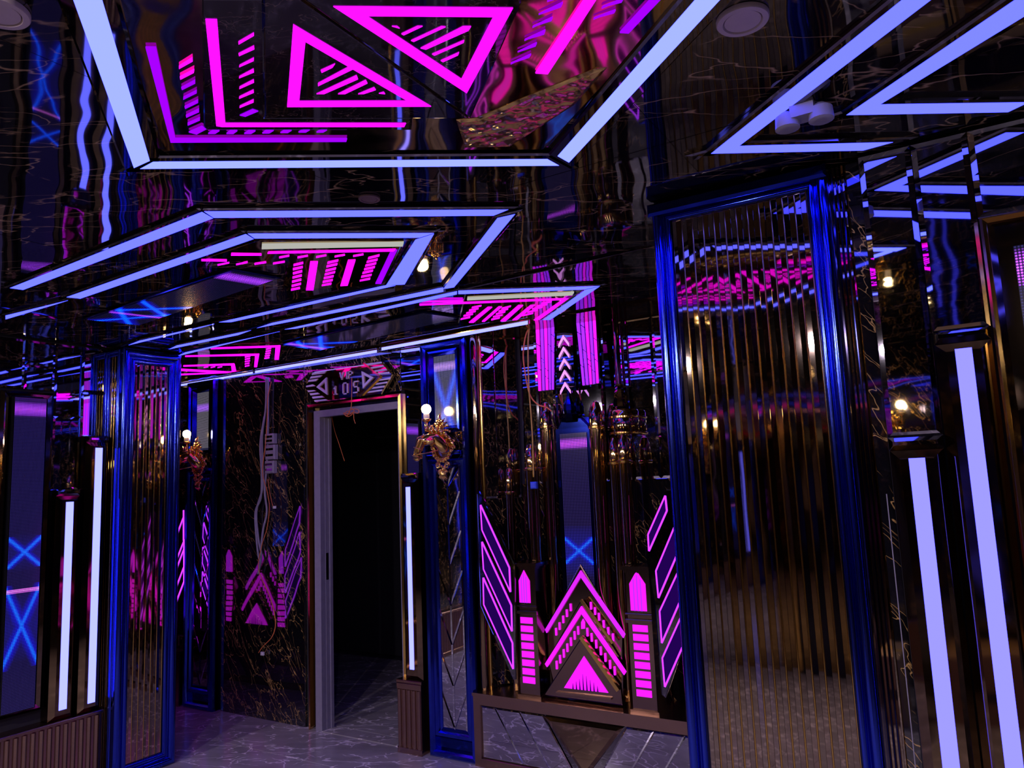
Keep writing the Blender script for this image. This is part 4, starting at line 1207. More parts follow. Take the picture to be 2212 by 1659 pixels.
for p in RW:
    obj('violet_pane', prism(MB(), PWG, inset(p, 0.003), 0.014, 0.018), M['deepviolet'], wgr)
    outline_neon(wgr, p, PWG, M['neonline'], 0.008, 0.015, 0.020)


def castle_tower(lab, cxm, zl, ladder, arch, capz, hw, y0=3.69):
    cp = WP(y0)
    r0 = thing('castle_tower', lab, 'neon tower', (cxm, y0 + 0.06, pz), cast_grp)
    obj('body', box(MB(), cxm - hw, cxm + hw, y0, y0 + 0.12, pz + 0.012, capz - 0.02), M['rosedark'], r0)
    obj('foot', tile(MB(), CP(pz), rect(cxm - hw - 0.012, y0 - 0.012, cxm + hw + 0.012, y0 + 0.13), -0.014, 0, 0.001, 0.0), M['rose'], r0)
    cap = MB()
    prism(cap, CP(0), rect(cxm - hw - 0.018, y0 - 0.018, cxm + hw + 0.018, y0 + 0.135), -(capz - 0.02), -capz)
    prism(cap, CP(0), rect(cxm - hw - 0.006, y0 - 0.006, cxm + hw + 0.006, y0 + 0.125), -(capz - 0.035), -(capz - 0.02))
    obj('cap', cap, M['rosedark'], r0)
    a0, a1, za, zs, zt = arch
    obj('arch_window', tile(MB(), cp, [(a0, za), (a1, za), (a1, zs), ((a0 + a1) / 2, zt), (a0, zs)], -0.002, 0.004, 0.003, 0.002), M['wall_pink'], r0)
    for f in (0.28, 0.5, 0.72):
        x = a0 + (a1 - a0) * f
        obj('window_bar', box(MB(), x - 0.0022, x + 0.0022, y0 - 0.010, y0 - 0.004, za, zs + (zt - zs) * (1 - abs(f - 0.5) * 2) * 0.7), M['wall_violet'], r0)
    for z_, h_ in ((za - 0.022, 0.010), (za - 0.062, 0.020)):
        obj('band', tile(MB(), cp, rect(cxm - hw - 0.008, z_, cxm + hw + 0.008, z_ + h_), -0.001, 0.014, 0.003, 0.002), M['rosedark'], r0)
    l0, l1, z1, z2, n = ladder
    step = (z2 - z1) / n
    for k in range(n):
        obj('lit_window', tile(MB(), cp, rect(l0, z1 + step * k + step * 0.14, l1, z1 + step * (k + 1) - step * 0.14), -0.002, 0.004, 0.002, 0.001), M['wall_pink'], r0)
    return r0


TL = [(-2.268, 0.841), (-2.190, 0.808), (-2.269, 0.508), (-2.191, 0.475), (-2.273, 0.915), (-2.192, 1.036), (-2.226, 1.095), (-2.293, 1.135), (-2.306, 0.414), (-2.184, 0.405)]
TR = [(-1.591, 0.842), (-1.506, 0.808), (-1.586, 0.513), (-1.507, 0.478), (-1.598, 0.907), (-1.497, 1.043), (-1.534, 1.109), (-1.597, 1.133), (-1.626, 0.418), (-1.509, 0.403)]
xl0, xl1 = (TL[0][0] + TL[2][0]) / 2, (TL[1][0] + TL[3][0]) / 2
xr0, xr1 = (TR[0][0] + TR[2][0]) / 2, (TR[1][0] + TR[3][0]) / 2
twl = castle_tower('left tower of the castle, narrow with a ladder of lit panes', (xl0 + xl1) / 2 + 0.004, 0, (xl0, xl1, TL[3][1] - 0.003, TL[0][1], 8), (xl0 - 0.001, xl1 - 0.008, TL[4][1], TL[5][1], TL[6][1]), TL[7][1], 0.063)
twr = castle_tower('right tower of the castle, with a ladder of lit panes beside the blue pillar', (xr0 + xr1) / 2, 0, (xr0, xr1, TR[3][1] - 0.003, TR[0][1], 8), (xr0 - 0.004, xr1 + 0.002, TR[4][1], TR[5][1], TR[6][1]), TR[7][1], 0.066)

# gables
GB = WP(3.80)
gb = thing('castle_gable', 'rear gable of the castle, tallest neon roof line', 'neon gable', (-1.93, 3.82, pz), cast_grp)
A1 = [(-1.917, 1.091), (-2.160, 0.757), (-2.151, 0.739), (-1.672, 0.765), (-1.683, 0.745), (-1.919, 1.057)]
obj('gable_plate', tile(MB(), WP(3.795), [(-1.922, 1.124), (-2.148, 0.785), (-2.162, 0.529), (-1.708, 0.546), (-1.694, 0.762)], 0.0, 0.010, 0.006, 0.002), M['rosedark'], gb)
neon(gb, [A1[0], A1[1], A1[2], A1[5]], M['gable_violet'], 0, 0.012, 'neon_bar', WP(3.782))
neon(gb, [A1[0], A1[5], A1[4], A1[3]], M['gable_violet'], 0, 0.012, 'neon_bar', WP(3.782))
TK = [(-2.093, 0.749), (-2.069, 0.781), (-2.044, 0.819), (-2.019, 0.854), (-1.993, 0.887), (-1.867, 0.902), (-1.844, 0.875), (-1.822, 0.846), (-1.796, 0.809), (-1.771, 0.774), (-1.745, 0.743)]
for x, z in TK:
    neon(gb, rect(x - 0.0045, z - 0.020, x + 0.0045, z + 0.020), M['wall_pink'], 0.0, 0.008, 'neon_tick', WP(3.782))
gf = thing('castle_gable', 'front gable of the castle with ticks under its neon roof line', 'neon gable', (-1.93, 3.74, pz), cast_grp)
A2 = [(-1.904, 0.905), (-2.148, 0.580), (-2.136, 0.564), (-1.661, 0.583), (-1.673, 0.566), (-1.906, 0.867)]
obj('gable_plate', tile(MB(), WP(3.772), [(-1.910, 0.936), (-2.136, 0.603), (-2.110, 0.489), (-2.146, 0.412), (-1.694, 0.417), (-1.689, 0.498), (-1.682, 0.600)], 0.0, 0.026, 0.006, 0.003), M['rosedark'], gf)
neon(gf, [A2[0], A2[1], A2[2], A2[5]], M['wall_pink'], 0, 0.012, 'neon_bar', WP(3.742))
neon(gf, [A2[0], A2[5], A2[4], A2[3]], M['wall_pink'], 0, 0.012, 'neon_bar', WP(3.742))
TK = [(-2.077, 0.579), (-2.054, 0.612), (-2.029, 0.645), (-2.005, 0.677), (-1.981, 0.711), (-1.956, 0.746), (-1.933, 0.774), (-1.877, 0.769), (-1.853, 0.743), (-1.828, 0.710), (-1.803, 0.677), (-1.778, 0.645), (-1.753, 0.611), (-1.728, 0.581)]
for x, z in TK:
    neon(gf, rect(x - 0.0045, z - 0.022, x + 0.0045, z + 0.022), M['wall_pink'], 0.0, 0.008, 'neon_tick', WP(3.742))
PGN = [(-1.912, 0.784), (-1.910, 0.820), (-1.899, 0.838), (-1.890, 0.821), (-1.892, 0.786)]
neon(gf, PGN, M['wall_pink'], 0.0, 0.008, 'neon_pennant', WP(3.742))
for a, b in [[(-1.905, 0.938), (-1.728, 0.722)]]:
    obj('gold_edge', prism(MB(), WP(3.742), seg(a, b, 0.014), 0, 0.011), M['gold'], gf)
gt = thing('castle_gable', 'small front triangle of the castle with a solid glowing pediment', 'neon gable', (-1.93, 3.71, pz), cast_grp)
obj('gable_plate', tile(MB(), WP(3.729), [(-1.894, 0.754), (-2.154, 0.417), (-1.681, 0.419), (-1.686, 0.497)], 0.0, 0.02, 0.006, 0.003), M['rosedark'], gt)
T3 = [(-1.888, 0.650), (-2.018, 0.473), (-1.756, 0.475)]
obj('lit_pediment', tile(MB(), WP(3.707), T3, -0.001, 0.006, 0.003, 0.002), M['wall_pink'], gt)
for f, hgt in ((0.22, 0.25), (0.30, 0.4), (0.38, 0.6), (0.46, 0.95), (0.54, 0.85), (0.62, 0.6), (0.70, 0.45), (0.78, 0.25)):
    x = T3[1][0] + (T3[2][0] - T3[1][0]) * f
    z = T3[1][1] + (T3[2][1] - T3[1][1]) * f
    obj('spire', prism(MB(), WP(3.707), [(x - 0.0035, z), (x + 0.0035, z), (x, z + 0.075 * hgt + 0.012)], 0.006, 0.011), M['deepviolet'], gt)
E3 = [(-1.894, 0.751), (-1.692, 0.496)]
obj('gold_edge', prism(MB(), WP(3.707), seg(E3[0], E3[1], 0.020), 0, 0.022), M['gold'], gt)
E4 = [(-2.065, 0.446), (-1.736, 0.450)]
obj('sill', prism(MB(), WP(3.707), seg(E4[0], E4[1], 0.010), 0, 0.016), M['rose'], gt)

# central screen tower
SC = [(-2.054, 1.883), (-1.881, 1.877), (-2.077, 0.897), (-1.897, 0.906)]
sx0, sx1 = (SC[0][0] + SC[2][0]) / 2, (SC[1][0] + SC[3][0]) / 2
ct = thing('screen_tower', 'tall dark blue tower behind the castle gables with an LED screen', 'screen', ((sx0 + sx1) / 2, 3.92, pz), cast_grp)
zr = SC[0][1]
obj('body', box(MB(), sx0 - 0.028, sx1 + 0.028, 3.89, 3.955, pz, zr + 0.01), M['navy'], ct)
xm = (sx0 + sx1) / 2
obj('roof', tile(MB(), WP(3.955), [(sx0 - 0.036, zr - 0.06), (sx1 + 0.036, zr - 0.06), (sx1 + 0.02, zr + 0.02), (sx1 - 0.035, zr + 0.075), (sx0 + 0.015, zr + 0.075), (sx0 - 0.02, zr + 0.02)], 0, 0.05, 0.012, 0.012), M['spire'], ct)
SP = [(-2.055, 1.898), (-2.028, 2.098)]
obj('spire', lathe(MB(), (xm - 0.02, 3.893, zr + 0.05), [(0.052, 0.0), (0.056, 0.02), (0.040, 0.04), (0.030, 0.05), (0.036, 0.065), (0.034, 0.10), (0.020, 0.13), (0.012, 0.15), (0.002, 0.20)], 8), M['spire'], ct)
SCZ = [(-1.970, 1.802), (-1.976, 1.186)]
H_ = zr - 0.95
PS = WP(3.89)
screen('screen_face', [PS(sx0, 0.95, 0.004), PS(sx1, 0.95, 0.004), PS(sx1, zr - 0.02, 0.004), PS(sx0, zr - 0.02, 0.004)], 18, 104,
       pattern((0.035, 0.022, 0.13), [((SCZ[0][1] - 0.95) / (H_ - 0.02), 0.035, (1.6, 0.15, 3.0)), ((SCZ[1][1] - 0.95) / (H_ - 0.02), 0.16, (0, 0.01, 0.5))], [((SCZ[1][1] - 0.95) / (H_ - 0.02), 0.075, 0.2, CY)]), ct)

# a second castle in the side passage at the left: seen only as a reflection in the marble panel
for root, lab in [(ped, 'mirrored pedestal in the hidden side passage at the left'), (wgl, 'left neon wing of the castle in the side passage, seen reflected'), (wgr, 'right neon wing of the castle in the side passage, seen reflected'),
                  (twl, 'left tower of the castle in the side passage, seen reflected in marble'), (twr, 'right tower of the castle in the side passage, seen reflected in marble'),
                  (gb, 'rear gable of the castle in the side passage, seen reflected in marble'), (gf, 'front gable of the castle in the side passage, seen reflected in marble'),
                  (gt, 'glowing pediment of the castle in the side passage, seen reflected in marble'), (ct, 'screen tower of the castle in the side passage, seen reflected in marble')]:
    c_ = copy_tree(root, (0, 0, 0), lab)
    c_.location = (-5.32 - (root.location.x + 1.93), 3.03 - (root.location.y - 3.72), root.location.z)
    c_.rotation_euler = (0, 0, math.pi)
    if c_.get('group'):
        c_['group'] = 'pieces of the castle in the side passage'

# gold organ pipes
PIPES = [[(-2.146, 2.062), (-2.202, 1.025)], [(-2.217, 1.815), (-2.254, 1.111)], [(-1.802, 2.034), (-1.846, 1.091)], [(-1.711, 1.826), (-1.739, 1.083)], [(-1.627, 1.830), (-1.658, 1.076)], [(-2.379, 1.680), (-2.407, 1.108)]]
PR_ = [(0.038, 3.875), (0.042, 3.80), (0.042, 3.84), (0.036, 3.862), (0.036, 3.80), (0.028, 3.805)]
plab = ['gold organ pipe just left of the castle screen tower', 'gold organ pipe above the left castle tower', 'gold organ pipe just right of the castle screen tower', 'gold organ pipe second right of the castle screen tower', 'gold organ pipe above the right castle tower', 'thin gold organ pipe nearest the left neon wing']
for (tp, bt), (rr, yy), lab, pz_ in zip(PIPES, PR_, plab, [pz, TL[7][1] + 0.002, pz, pz, TR[7][1] + 0.002, pz]):
    r0 = thing('organ_pipe', lab, 'pipe', (tp[0], yy, pz), 'gold organ pipes of the castle')
    zt_ = tp[1]
    obj('pipe', lathe(MB(), (tp[0], yy, 0), [(rr, pz_ + 0.001), (rr, zt_ - 0.14), (rr * 0.97, zt_ - 0.09), (rr * 0.8, zt_ - 0.04), (rr * 0.5, zt_ - 0.01), (0.002, zt_)], 24), M['goldwavy'], r0, 'angle')
    obj('collar', lathe(MB(), (tp[0], yy, zt_ - 0.16), [(rr + 0.001, 0), (rr + 0.006, 0.004), (rr + 0.006, 0.014), (rr + 0.001, 0.018)], 24), M['gold'], r0, 'angle')

# hanging striped panels and arrows
PH = WP(3.84)
HPX = [([[(-2.168, 2.509), (-2.141, 2.509), (-2.148, 2.124), (-2.169, 2.124)], [(-2.135, 2.509), (-2.114, 2.510), (-2.124, 2.125), (-2.141, 2.124)], [(-2.110, 2.511), (-2.088, 2.511), (-2.100, 2.124), (-2.118, 2.124)], [(-2.084, 2.511), (-2.065, 2.512), (-2.081, 2.123), (-2.095, 2.124)], [(-2.061, 2.512), (-2.038, 2.512), (-2.062, 2.123), (-2.077, 2.123)]], 'left glowing striped magenta panel hanging over the castle'),
       ([[(-1.894, 2.512), (-1.871, 2.513), (-1.858, 2.128), (-1.875, 2.127)], [(-1.866, 2.513), (-1.843, 2.513), (-1.834, 2.128), (-1.852, 2.128)], [(-1.838, 2.513), (-1.816, 2.514), (-1.812, 2.129), (-1.829, 2.128)], [(-1.811, 2.513), (-1.792, 2.514), (-1.791, 2.130), (-1.808, 2.128)], [(-1.788, 2.514), (-1.766, 2.514), (-1.769, 2.131), (-1.787, 2.130)]], 'right glowing striped magenta panel hanging over the castle')]
for side, (strips, lab) in enumerate(HPX):
    allp = [p for s in strips for p in s]
    r0 = thing('hanging_panel', lab, 'neon art', (cen(allp)[0], 3.84, min(p[1] for p in allp)), 'hanging neon panels')
    obj('mirror_back', tile(MB(), PH, [strips[0][0], strips[-1][1], strips[-1][2], strips[0][3]], -0.02, -0.004, 0.002, 0.001), M['dark_mirror'], r0)
    for k, s in enumerate(strips):
        g0 = 0.0035
        tl, tr, brr, bl = [(p[0] + (g0 if q_ in (0, 3) else -g0), p[1]) for q_, p in enumerate(s)]
        cuts = sorted([0.0, 1.0] + [random.uniform(0.08, 0.92) for _ in range(2)])
        for c0_, c1_ in zip(cuts, cuts[1:]):
            g = 0.008
            sl = 0.035
            q = [ext(tl, bl, max(0, c0_ + g - (sl if c0_ > 0 else 0))), ext(tr, brr, min(1, c0_ + g)), ext(tr, brr, c1_ - g), ext(tl, bl, max(c0_ + 0.01, c1_ - g - (sl if c1_ < 1 else 0)))]
            edge = (k == 0) if side == 0 else (k == 4)
            neon(r0, q, M['wall_pink'] if edge or k == 2 else M['wall_violet'], -0.002, 0.008, 'lit_strip', PH)
ar = thing('arrow_column', 'column of five pale pink upward arrows between the hanging panels', 'neon art', (-1.9, 3.84, 2.1))
for cx_, cy_ in [(-1.983, 2.442), (-1.985, 2.373), (-1.985, 2.305), (-1.986, 2.235), (-1.987, 2.163)]:
    w_, h_, t_ = 0.034, 0.052, 0.020
    neon(ar, [(cx_, cy_), (cx_ - w_, cy_ - h_), (cx_ - w_, cy_ - h_ - t_), (cx_, cy_ - t_ * 1.1)], M['palepink'], 0, 0.006, 'arrow_half', PH)
    neon(ar, [(cx_, cy_), (cx_, cy_ - t_ * 1.1), (cx_ + w_, cy_ - h_ - t_), (cx_ + w_, cy_ - h_)], M['palepink'], 0, 0.006, 'arrow_half', PH)
AB = [(-2.029, 2.502), (-1.922, 2.511), (-1.932, 1.951), (-2.065, 1.961)]
obj('backing_plate', tile(MB(), WP(3.86), [AB[0], AB[1], ext(AB[1], AB[2], 0.68), ext(AB[0], AB[3], 0.68)], -0.004, 0.012, 0.003, 0.002), M['dark_mirror'], ar)
gbx = thing('gold_capital', 'gold box shaped capital on pipes right of the hanging panels', 'ornament', (-1.55, 3.84, 1.9))
GX = [(-1.775, 1.973), (-1.577, 1.949), (-1.585, 1.829), (-1.660, 1.831), (-1.668, 2.103), (-1.750, 2.095)]
gcx, gr = (GX[0][0] + GX[1][0]) / 2 + 0.02, (GX[1][0] - GX[0][0]) / 2 - 0.015
zb_, zm_, zt_ = GX[2][1], GX[0][1], GX[4][1]
obj('drum', lathe(MB(), (gcx, 3.955 - gr * 0.62, 0), [(gr * 0.98, zb_), (gr, zb_ + 0.006), (gr, zm_ - 0.012), (gr * 0.9, zm_), (gr * 0.4, zm_)], 28), M['goldwavy'], gbx, 'angle')
for k in range(2):
    obj('ring', lathe(MB(), (gcx, 3.955 - gr * 0.62, 0), [(gr, zb_ + 0.004 + 0.09 * k), (gr + 0.006, zb_ + 0.008 + 0.09 * k), (gr + 0.006, zb_ + 0.016 + 0.09 * k), (gr, zb_ + 0.02 + 0.09 * k)], 28), M['gold'], gbx, 'angle')
obj('fluted_cone', lathe(MB(), (gcx - 0.02, 3.955 - gr * 0.62, 0), [(gr * 0.55, zm_), (gr * 0.52, zm_ + 0.02), (gr * 0.30, zt_ - 0.01), (gr * 0.28, zt_ + 0.01), (gr * 0.22, zt_ + 0.02)], 8), M['bronze'], gbx)
obj('shaft', lathe(MB(), (gcx - 0.02, 3.955 - gr * 0.62, 0), [(gr * 0.22, zt_ + 0.02), (gr * 0.22, 2.49)], 16), M['brown'], gbx, 'angle')
gcol = thing('gold_column', 'tall gold mirror strip between the blue column and the alcove', 'column', (-2.57, 3.72, pz))
obj('shaft', tube(MB(), [(-2.548, 3.725, pz + 0.001), (-2.548, 3.725, 2.496)], 0.030, 20), M['brown'], gcol, 'angle')
obj('bead', tube(MB(), [(-2.512, 3.735, pz + 0.001), (-2.512, 3.735, 2.496)], 0.009, 10), M['gold'], gcol, 'angle')

# ---------------------------------------------------------------- room sign above the door
SGM = 3.665
SG = WP(3.70)
sign = thing('room_sign', 'hexagonal lavender and gold VIP 105 sign above the doorway', 'sign', (-3.57, 3.68, 2.24))
HX6 = [(-3.971, 2.327), (-3.884, 2.420), (-3.256, 2.415), (-3.160, 2.321), (-3.262, 2.199), (-3.867, 2.201)]
obj('gold_plate', tile(MB(), SG, HX6, 0, 0.022, 0.006, 0.004), M['goldwavy'], sign)
PSG = WP(3.674)
SLT = [[(-3.890, 2.414), (-3.759, 2.412), (-3.780, 2.396), (-3.901, 2.399)], [(-3.908, 2.389), (-3.802, 2.387), (-3.824, 2.374), (-3.921, 2.375)], [(-3.929, 2.367), (-3.841, 2.366), (-3.863, 2.351), (-3.940, 2.353)], [(-3.957, 2.328), (-3.891, 2.331), (-3.869, 2.317), (-3.958, 2.318)], [(-3.947, 2.294), (-3.880, 2.289), (-3.864, 2.281), (-3.935, 2.280)],
       [(-3.924, 2.270), (-3.844, 2.268), (-3.828, 2.256), (-3.913, 2.255)], [(-3.901, 2.244), (-3.804, 2.242), (-3.782, 2.228), (-3.892, 2.230)], [(-3.881, 2.218), (-3.766, 2.215), (-3.748, 2.204), (-3.870, 2.205)],
       [(-3.397, 2.418), (-3.256, 2.416), (-3.254, 2.405), (-3.385, 2.403)], [(-3.365, 2.389), (-3.238, 2.390), (-3.235, 2.380), (-3.351, 2.378)], [(-3.336, 2.365), (-3.214, 2.364), (-3.212, 2.353), (-3.317, 2.354)], [(-3.292, 2.344), (-3.191, 2.341), (-3.189, 2.330), (-3.273, 2.332)],
       [(-3.264, 2.300), (-3.180, 2.302), (-3.182, 2.291), (-3.279, 2.291)], [(-3.294, 2.277), (-3.207, 2.279), (-3.209, 2.268), (-3.309, 2.267)], [(-3.324, 2.254), (-3.231, 2.255), (-3.236, 2.243), (-3.341, 2.243)], [(-3.364, 2.230), (-3.251, 2.232), (-3.256, 2.221), (-3.384, 2.219)]]
for q in SLT:
    obj('slat', tile(MB(), PSG, q, -0.001, 0.006, 0.002, 0.001), M['lav'], sign)
for q, w_ in (([(-3.855, 2.308), (-3.757, 2.366), (-3.750, 2.243)], 0.016), ([(-3.428, 2.372), (-3.322, 2.319), (-3.418, 2.254)], 0.016)):
    neon_ring(sign, q, w_, M['lav'], 'arrow_triangle', PSG, 0.008)
for a, b in ([(-3.407, 2.425), (-3.264, 2.318)], [(-3.264, 2.318), (-3.434, 2.209)]):
    obj('gold_edge', prism(MB(), PSG, seg(a, b, 0.012), 0, 0.012), M['gold'], sign)
UP_ = [(-3.710, 2.410), (-3.708, 2.204)]
obj('dark_divider', prism(MB(), PSG, seg(UP_[0], UP_[1], 0.018), 0, 0.010), M['brown'], sign)


def strokes(root, name, org, sx, sz, lines, wd, mat, pl):
    """a letter made of square strokes; lines in a 1 x 1 cell, org = lower left"""
    mb = MB()
    for (x0_, y0_, x1_, y1_) in lines:
        a = (org[0] + x0_ * sx, org[1] + y0_ * sz)
        b = (org[0] + x1_ * sx, org[1] + y1_ * sz)
        d = Vector((b[0] - a[0], b[1] - a[1]))
        d.normalize()
        a = (a[0] - d.x * wd / 2, a[1] - d.y * wd / 2)
        b = (b[0] + d.x * wd / 2, b[1] + d.y * wd / 2)
        prism(mb, pl, seg(a, b, wd), 0, 0.007)
    return obj(name, mb, mat, root)


D1 = [(-3.678, 2.240), (-3.602, 2.234), (-3.504, 2.234), (-3.585, 2.338), (-3.556, 2.337), (-3.528, 2.336), (-3.448, 2.240), (-3.453, 2.290), (-3.588, 2.296), (-3.654, 2.289)]
hz = 0.074
for ch_, o in (('1', D1[0]), ('0', D1[1]), ('5', D1[2])):
    ln = {'1': [(0.5, 0, 0.5, 0.85), (0.15, 0, 0.85, 0), (0.15, 0.65, 0.5, 0.85)], '0': [(0, 0, 0, 1), (0, 1, 1, 1), (1, 1, 1, 0), (1, 0, 0, 0)], '5': [(1, 1, 0, 1), (0, 1, 0, 0.52), (0, 0.52, 1, 0.52), (1, 0.52, 1, 0), (1, 0, 0, 0)]}[ch_]
    strokes(sign, 'digit', (o[0] - (0.012 if ch_ == '1' else 0), o[1]), 0.040 if ch_ != '1' else 0.030, hz if ch_ != '1' else hz * 0.85, ln, 0.008, M['lav'], PSG)
vz = D1[3][1]
for ch_, dx in (('V', -0.045), ('I', 0.012), ('P', 0.035)):
    ln = {'V': [(0, 1, 0.5, 0), (0.5, 0, 1, 1)], 'I': [(0.5, 0, 0.5, 1)], 'P': [(0, 0, 0, 1), (0, 1, 1, 1), (1, 1, 1, 0.5), (1, 0.5, 0, 0.5)]}[ch_]
    strokes(sign, 'letter', (D1[3][0] + dx, vz), 0.032 if ch_ != 'I' else 0.012, 0.045, ln, 0.007, M['lav'], PSG)

# ---------------------------------------------------------------- cables and wires
def curve_pts(pts, n=6):
    P = [Vector(p) for p in pts]
    P = [P[0]] + P + [P[-1]]
    out = []
    for i in range(1, len(P) - 2):
        for k in range(n):
            t_ = k / n
            a, b, c, d = P[i - 1], P[i], P[i + 1], P[i + 2]
            out.append(0.5 * (2 * b + (c - a) * t_ + (2 * a - 5 * b + 4 * c - d) * t_ ** 2 + (3 * b - a - 3 * c + d) * t_ ** 3))
    out.append(P[-2])
    return out


def cable(path, y, r, wob=0.004):
    return curve_pts([(a, y + random.uniform(-wob, wob), b) for a, b in path])


cb = thing('cable_bundle', 'bundle of pale flat cables hanging down the marble panel', 'cable', (-4.45, 3.69, 1.2))
for path in ([(-4.406, 2.440), (-4.411, 2.215), (-4.446, 2.029), (-4.450, 1.858), (-4.444, 1.638), (-4.509, 1.455), (-4.488, 1.255), (-4.452, 1.140), (-4.492, 1.007)], [(-4.386, 2.437), (-4.390, 2.213), (-4.390, 2.042), (-4.394, 1.805), (-4.419, 1.604), (-4.399, 1.453), (-4.433, 1.321), (-4.462, 1.172)], [(-4.421, 2.147), (-4.466, 1.944), (-4.450, 1.740), (-4.464, 1.555), (-4.519, 1.438), (-4.492, 1.172), (-4.462, 1.090)]):
    obj('cable', tube(MB(), cable(path, 3.695, 0.006), 0.0075, 8), M['cable'], cb, True)
pws = [(-4.408, 2.016), (-4.313, 1.942)], [(-4.403, 1.934), (-4.303, 1.827)], [(-4.408, 1.819), (-4.313, 1.727)]
for (a, b), lab in zip(pws, ('top one of three grey power adapters on the hanging cables', 'middle one of three grey power adapters on the hanging cables', 'lowest of three grey power adapters on the hanging cables')):
    r0 = thing('power_adapter', lab, 'adapter', ((a[0] + b[0]) / 2, 3.69, b[1]), 'grey power adapters on the cables')
    obj('case', tile(MB(), WP(3.716), rect(a[0], b[1], b[0], a[1]), 0, 0.03, 0.006, 0.006), M['cable'], r0)
    for k in range(2):
        zz_ = b[1] + (a[1] - b[1]) * (0.3 + 0.4 * k)
        obj('label_plate', box(MB(), a[0] + 0.012, b[0] - 0.012, 3.6785, 3.681, zz_ - 0.008, zz_ + 0.008), M['dark_mirror'], r0)
w1 = thing('wire', 'long orange wire with a white plug hanging down the marble panel', 'wire', (-4.3, 3.69, 0.7))
obj('wire', tube(MB(), cable([(-4.315, 2.395), (-4.345, 2.278), (-4.355, 2.142), (-4.375, 1.939), (-4.409, 1.738), (-4.359, 1.602), (-4.335, 1.486), (-4.354, 1.337), (-4.413, 1.206), (-4.442, 1.042), (-4.324, 0.852), (-4.272, 0.695), (-4.295, 0.593), (-4.396, 0.513), (-4.440, 0.468)], 3.662, 0.003), 0.0028, 6), M['orange'], w1, True)
qq = [(-4.440, 0.455)]
obj('plug', tile(MB(), WP(3.70), rect(qq[0][0] - 0.014, qq[0][1] - 0.012, qq[0][0] + 0.014, qq[0][1] + 0.012), 0, 0.012, 0.003, 0.003), M['white'], w1)
w2_ = thing('wire', 'thin orange wire with a white connector at the height of the lowest adapter', 'wire', (-4.2, 3.69, 1.1))
obj('wire', tube(MB(), cable([(-4.389, 1.687), (-4.374, 1.596), (-4.344, 1.502), (-4.320, 1.482)], 3.70, 0.002), 0.0025, 6), M['orange'], w2_, True)
qq = [(-4.315, 1.482)]
obj('plug', tile(MB(), WP(3.70), rect(qq[0][0] - 0.012, qq[0][1] - 0.009, qq[0][0] + 0.012, qq[0][1] + 0.009), 0, 0.01, 0.003, 0.003), M['white'], w2_)
w3 = thing('wire', 'knotted orange wire hanging from the room sign over the doorway', 'wire', (-3.6, 3.66, 2.1))
mb = MB()
tube(mb, cable([(-3.495, 2.335), (-3.501, 2.226), (-3.507, 2.133), (-3.529, 2.104), (-3.550, 2.083), (-3.567, 2.097), (-3.537, 2.111), (-3.508, 2.092), (-3.482, 2.106), (-3.507, 2.127), (-3.529, 2.097), (-3.546, 2.074), (-3.516, 2.078), (-3.491, 2.091), (-3.483, 2.053), (-3.471, 2.021)], 3.648, 0.008), 0.0022, 6)
tube(mb, cable([(-3.507, 2.117), (-3.469, 2.120), (-3.432, 2.105), (-3.445, 2.087), (-3.486, 2.100), (-3.516, 2.087), (-3.575, 2.101), (-3.538, 2.073), (-3.495, 2.082)], 3.645, 0.006), 0.0022, 6)
obj('wire', mb, M['orange'], w3, True)
w4 = thing('wire', 'single thin wire hanging inside the dark doorway', 'wire', (-3.7, 3.85, 1.8))
obj('wire', tube(MB(), cable([(-3.923, 2.244), (-3.884, 2.045), (-3.831, 1.909), (-3.779, 1.788)], 3.86, 0.002), 0.0022, 6), M['orange'], w4, True)
w5 = thing('wire', 'orange wire looping down left of the hanging magenta panels', 'wire', (-2.1, 3.77, 1.8))
obj('wire', tube(MB(), cable([(-2.144, 2.528), (-2.192, 2.471), (-2.217, 2.361), (-2.213, 2.249), (-2.188, 2.108), (-2.138, 2.040), (-2.077, 2.016), (-2.048, 1.991)], 3.765, 0.004), 0.004, 6), M['orange'], w5, True)
w6 = thing('wire', 'long yellow wire with a blue connector hanging left of the castle screen', 'wire', (-2.15, 3.76, 1.2))
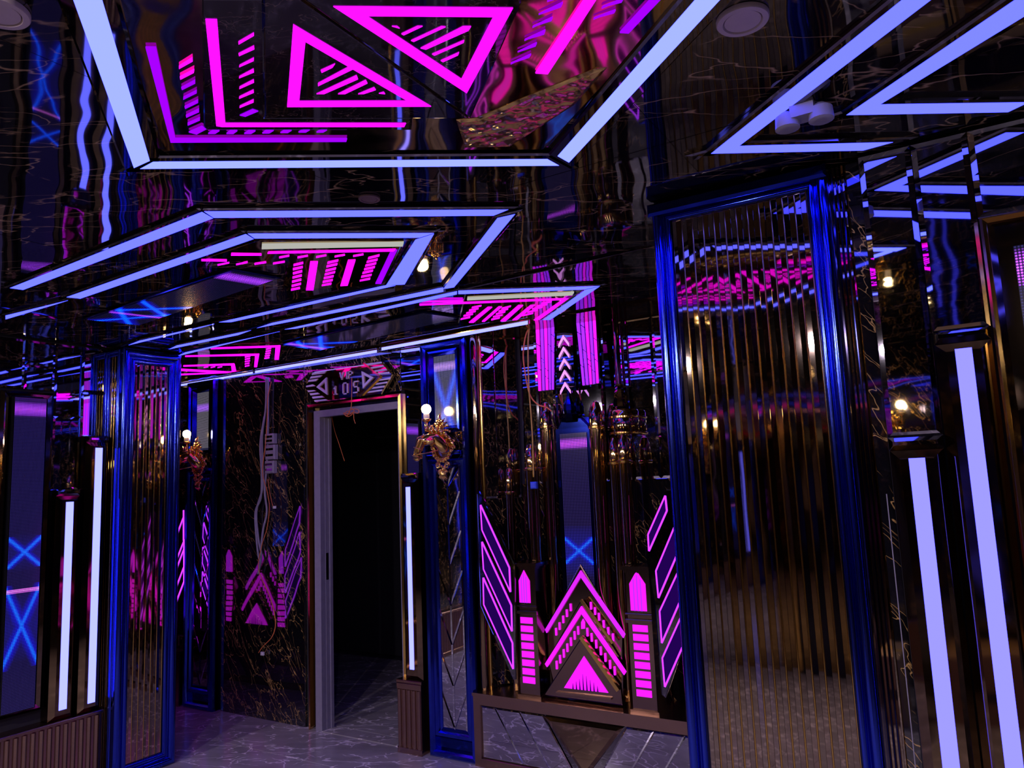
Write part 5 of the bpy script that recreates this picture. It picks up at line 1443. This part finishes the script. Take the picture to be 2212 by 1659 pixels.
obj('wire', tube(MB(), cable([(-2.157, 2.530), (-2.174, 2.440), (-2.183, 2.273), (-2.182, 2.107), (-2.176, 1.969), (-2.175, 1.806), (-2.179, 1.618)], 3.755, 0.003), 0.0045, 6), M['yellow'], w6, True)
qq = [(-2.176, 1.570)]
obj('connector', tile(MB(), WP(3.76), rect(qq[0][0] - 0.02, qq[0][1] - 0.02, qq[0][0] + 0.02, qq[0][1] + 0.02), 0, 0.02, 0.006, 0.005), M['bluecord'], w6)
tg = thing('paper_tag', 'blank white paper tag on a blue cord left in the castle alcove', 'tag', (-2.4, 3.93, 1.5))
T4 = [(-2.632, 1.814), (-2.528, 1.785), (-2.540, 1.736), (-2.641, 1.767)]
obj('tag', tile(MB(), WP(3.955), T4, 0.004, 0.007, 0.002, 0.001), M['lav'], tg)
obj('cord', tube(MB(), cable([(-2.548, 1.876), (-2.571, 1.834), (-2.573, 1.790), (-2.554, 1.745), (-2.579, 1.659), (-2.576, 1.572), (-2.551, 1.514)], 3.94, 0.002), 0.006, 8), M['bluecord'], tg, True)

# ---------------------------------------------------------------- cartons behind the camera, seen in the mirrors
def carton(lab, x0, x1, y0, y1, h, lid=True):
    r0 = thing('cardboard_box', lab, 'box', ((x0 + x1) / 2, (y0 + y1) / 2, 0), 'cartons behind the camera')
    obj('carton', tile(MB(), CP(0), rect(x0, y0, x1, y1), 0, -h + 0.004, 0.004, -0.004), M['cardboard'], r0)
    obj('tape', box(MB(), x0 - 0.001, x1 + 0.001, (y0 + y1) / 2 - 0.03, (y0 + y1) / 2 + 0.03, h - 0.06, h + 0.001), M['yellow'], r0)
    for k in range(2):
        obj('print_patch', box(MB(), x0 + 0.06 + 0.14 * k, x0 + 0.15 + 0.14 * k, y1, y1 + 0.001, h * 0.35, h * 0.5), M['tape'], r0)
    return r0


carton('tan carton on the floor behind the camera, seen in the gold ribs', -0.95, -0.5, -1.1, -0.6, 0.42)
carton('tan carton behind the camera, seen in the mirror beside the tall light bars', -0.30, 0.15, -1.45, -1.0, 0.40)
carton('tan carton behind the camera at the back wall, farthest right', 0.25, 0.7, -1.4, -0.9, 0.5)
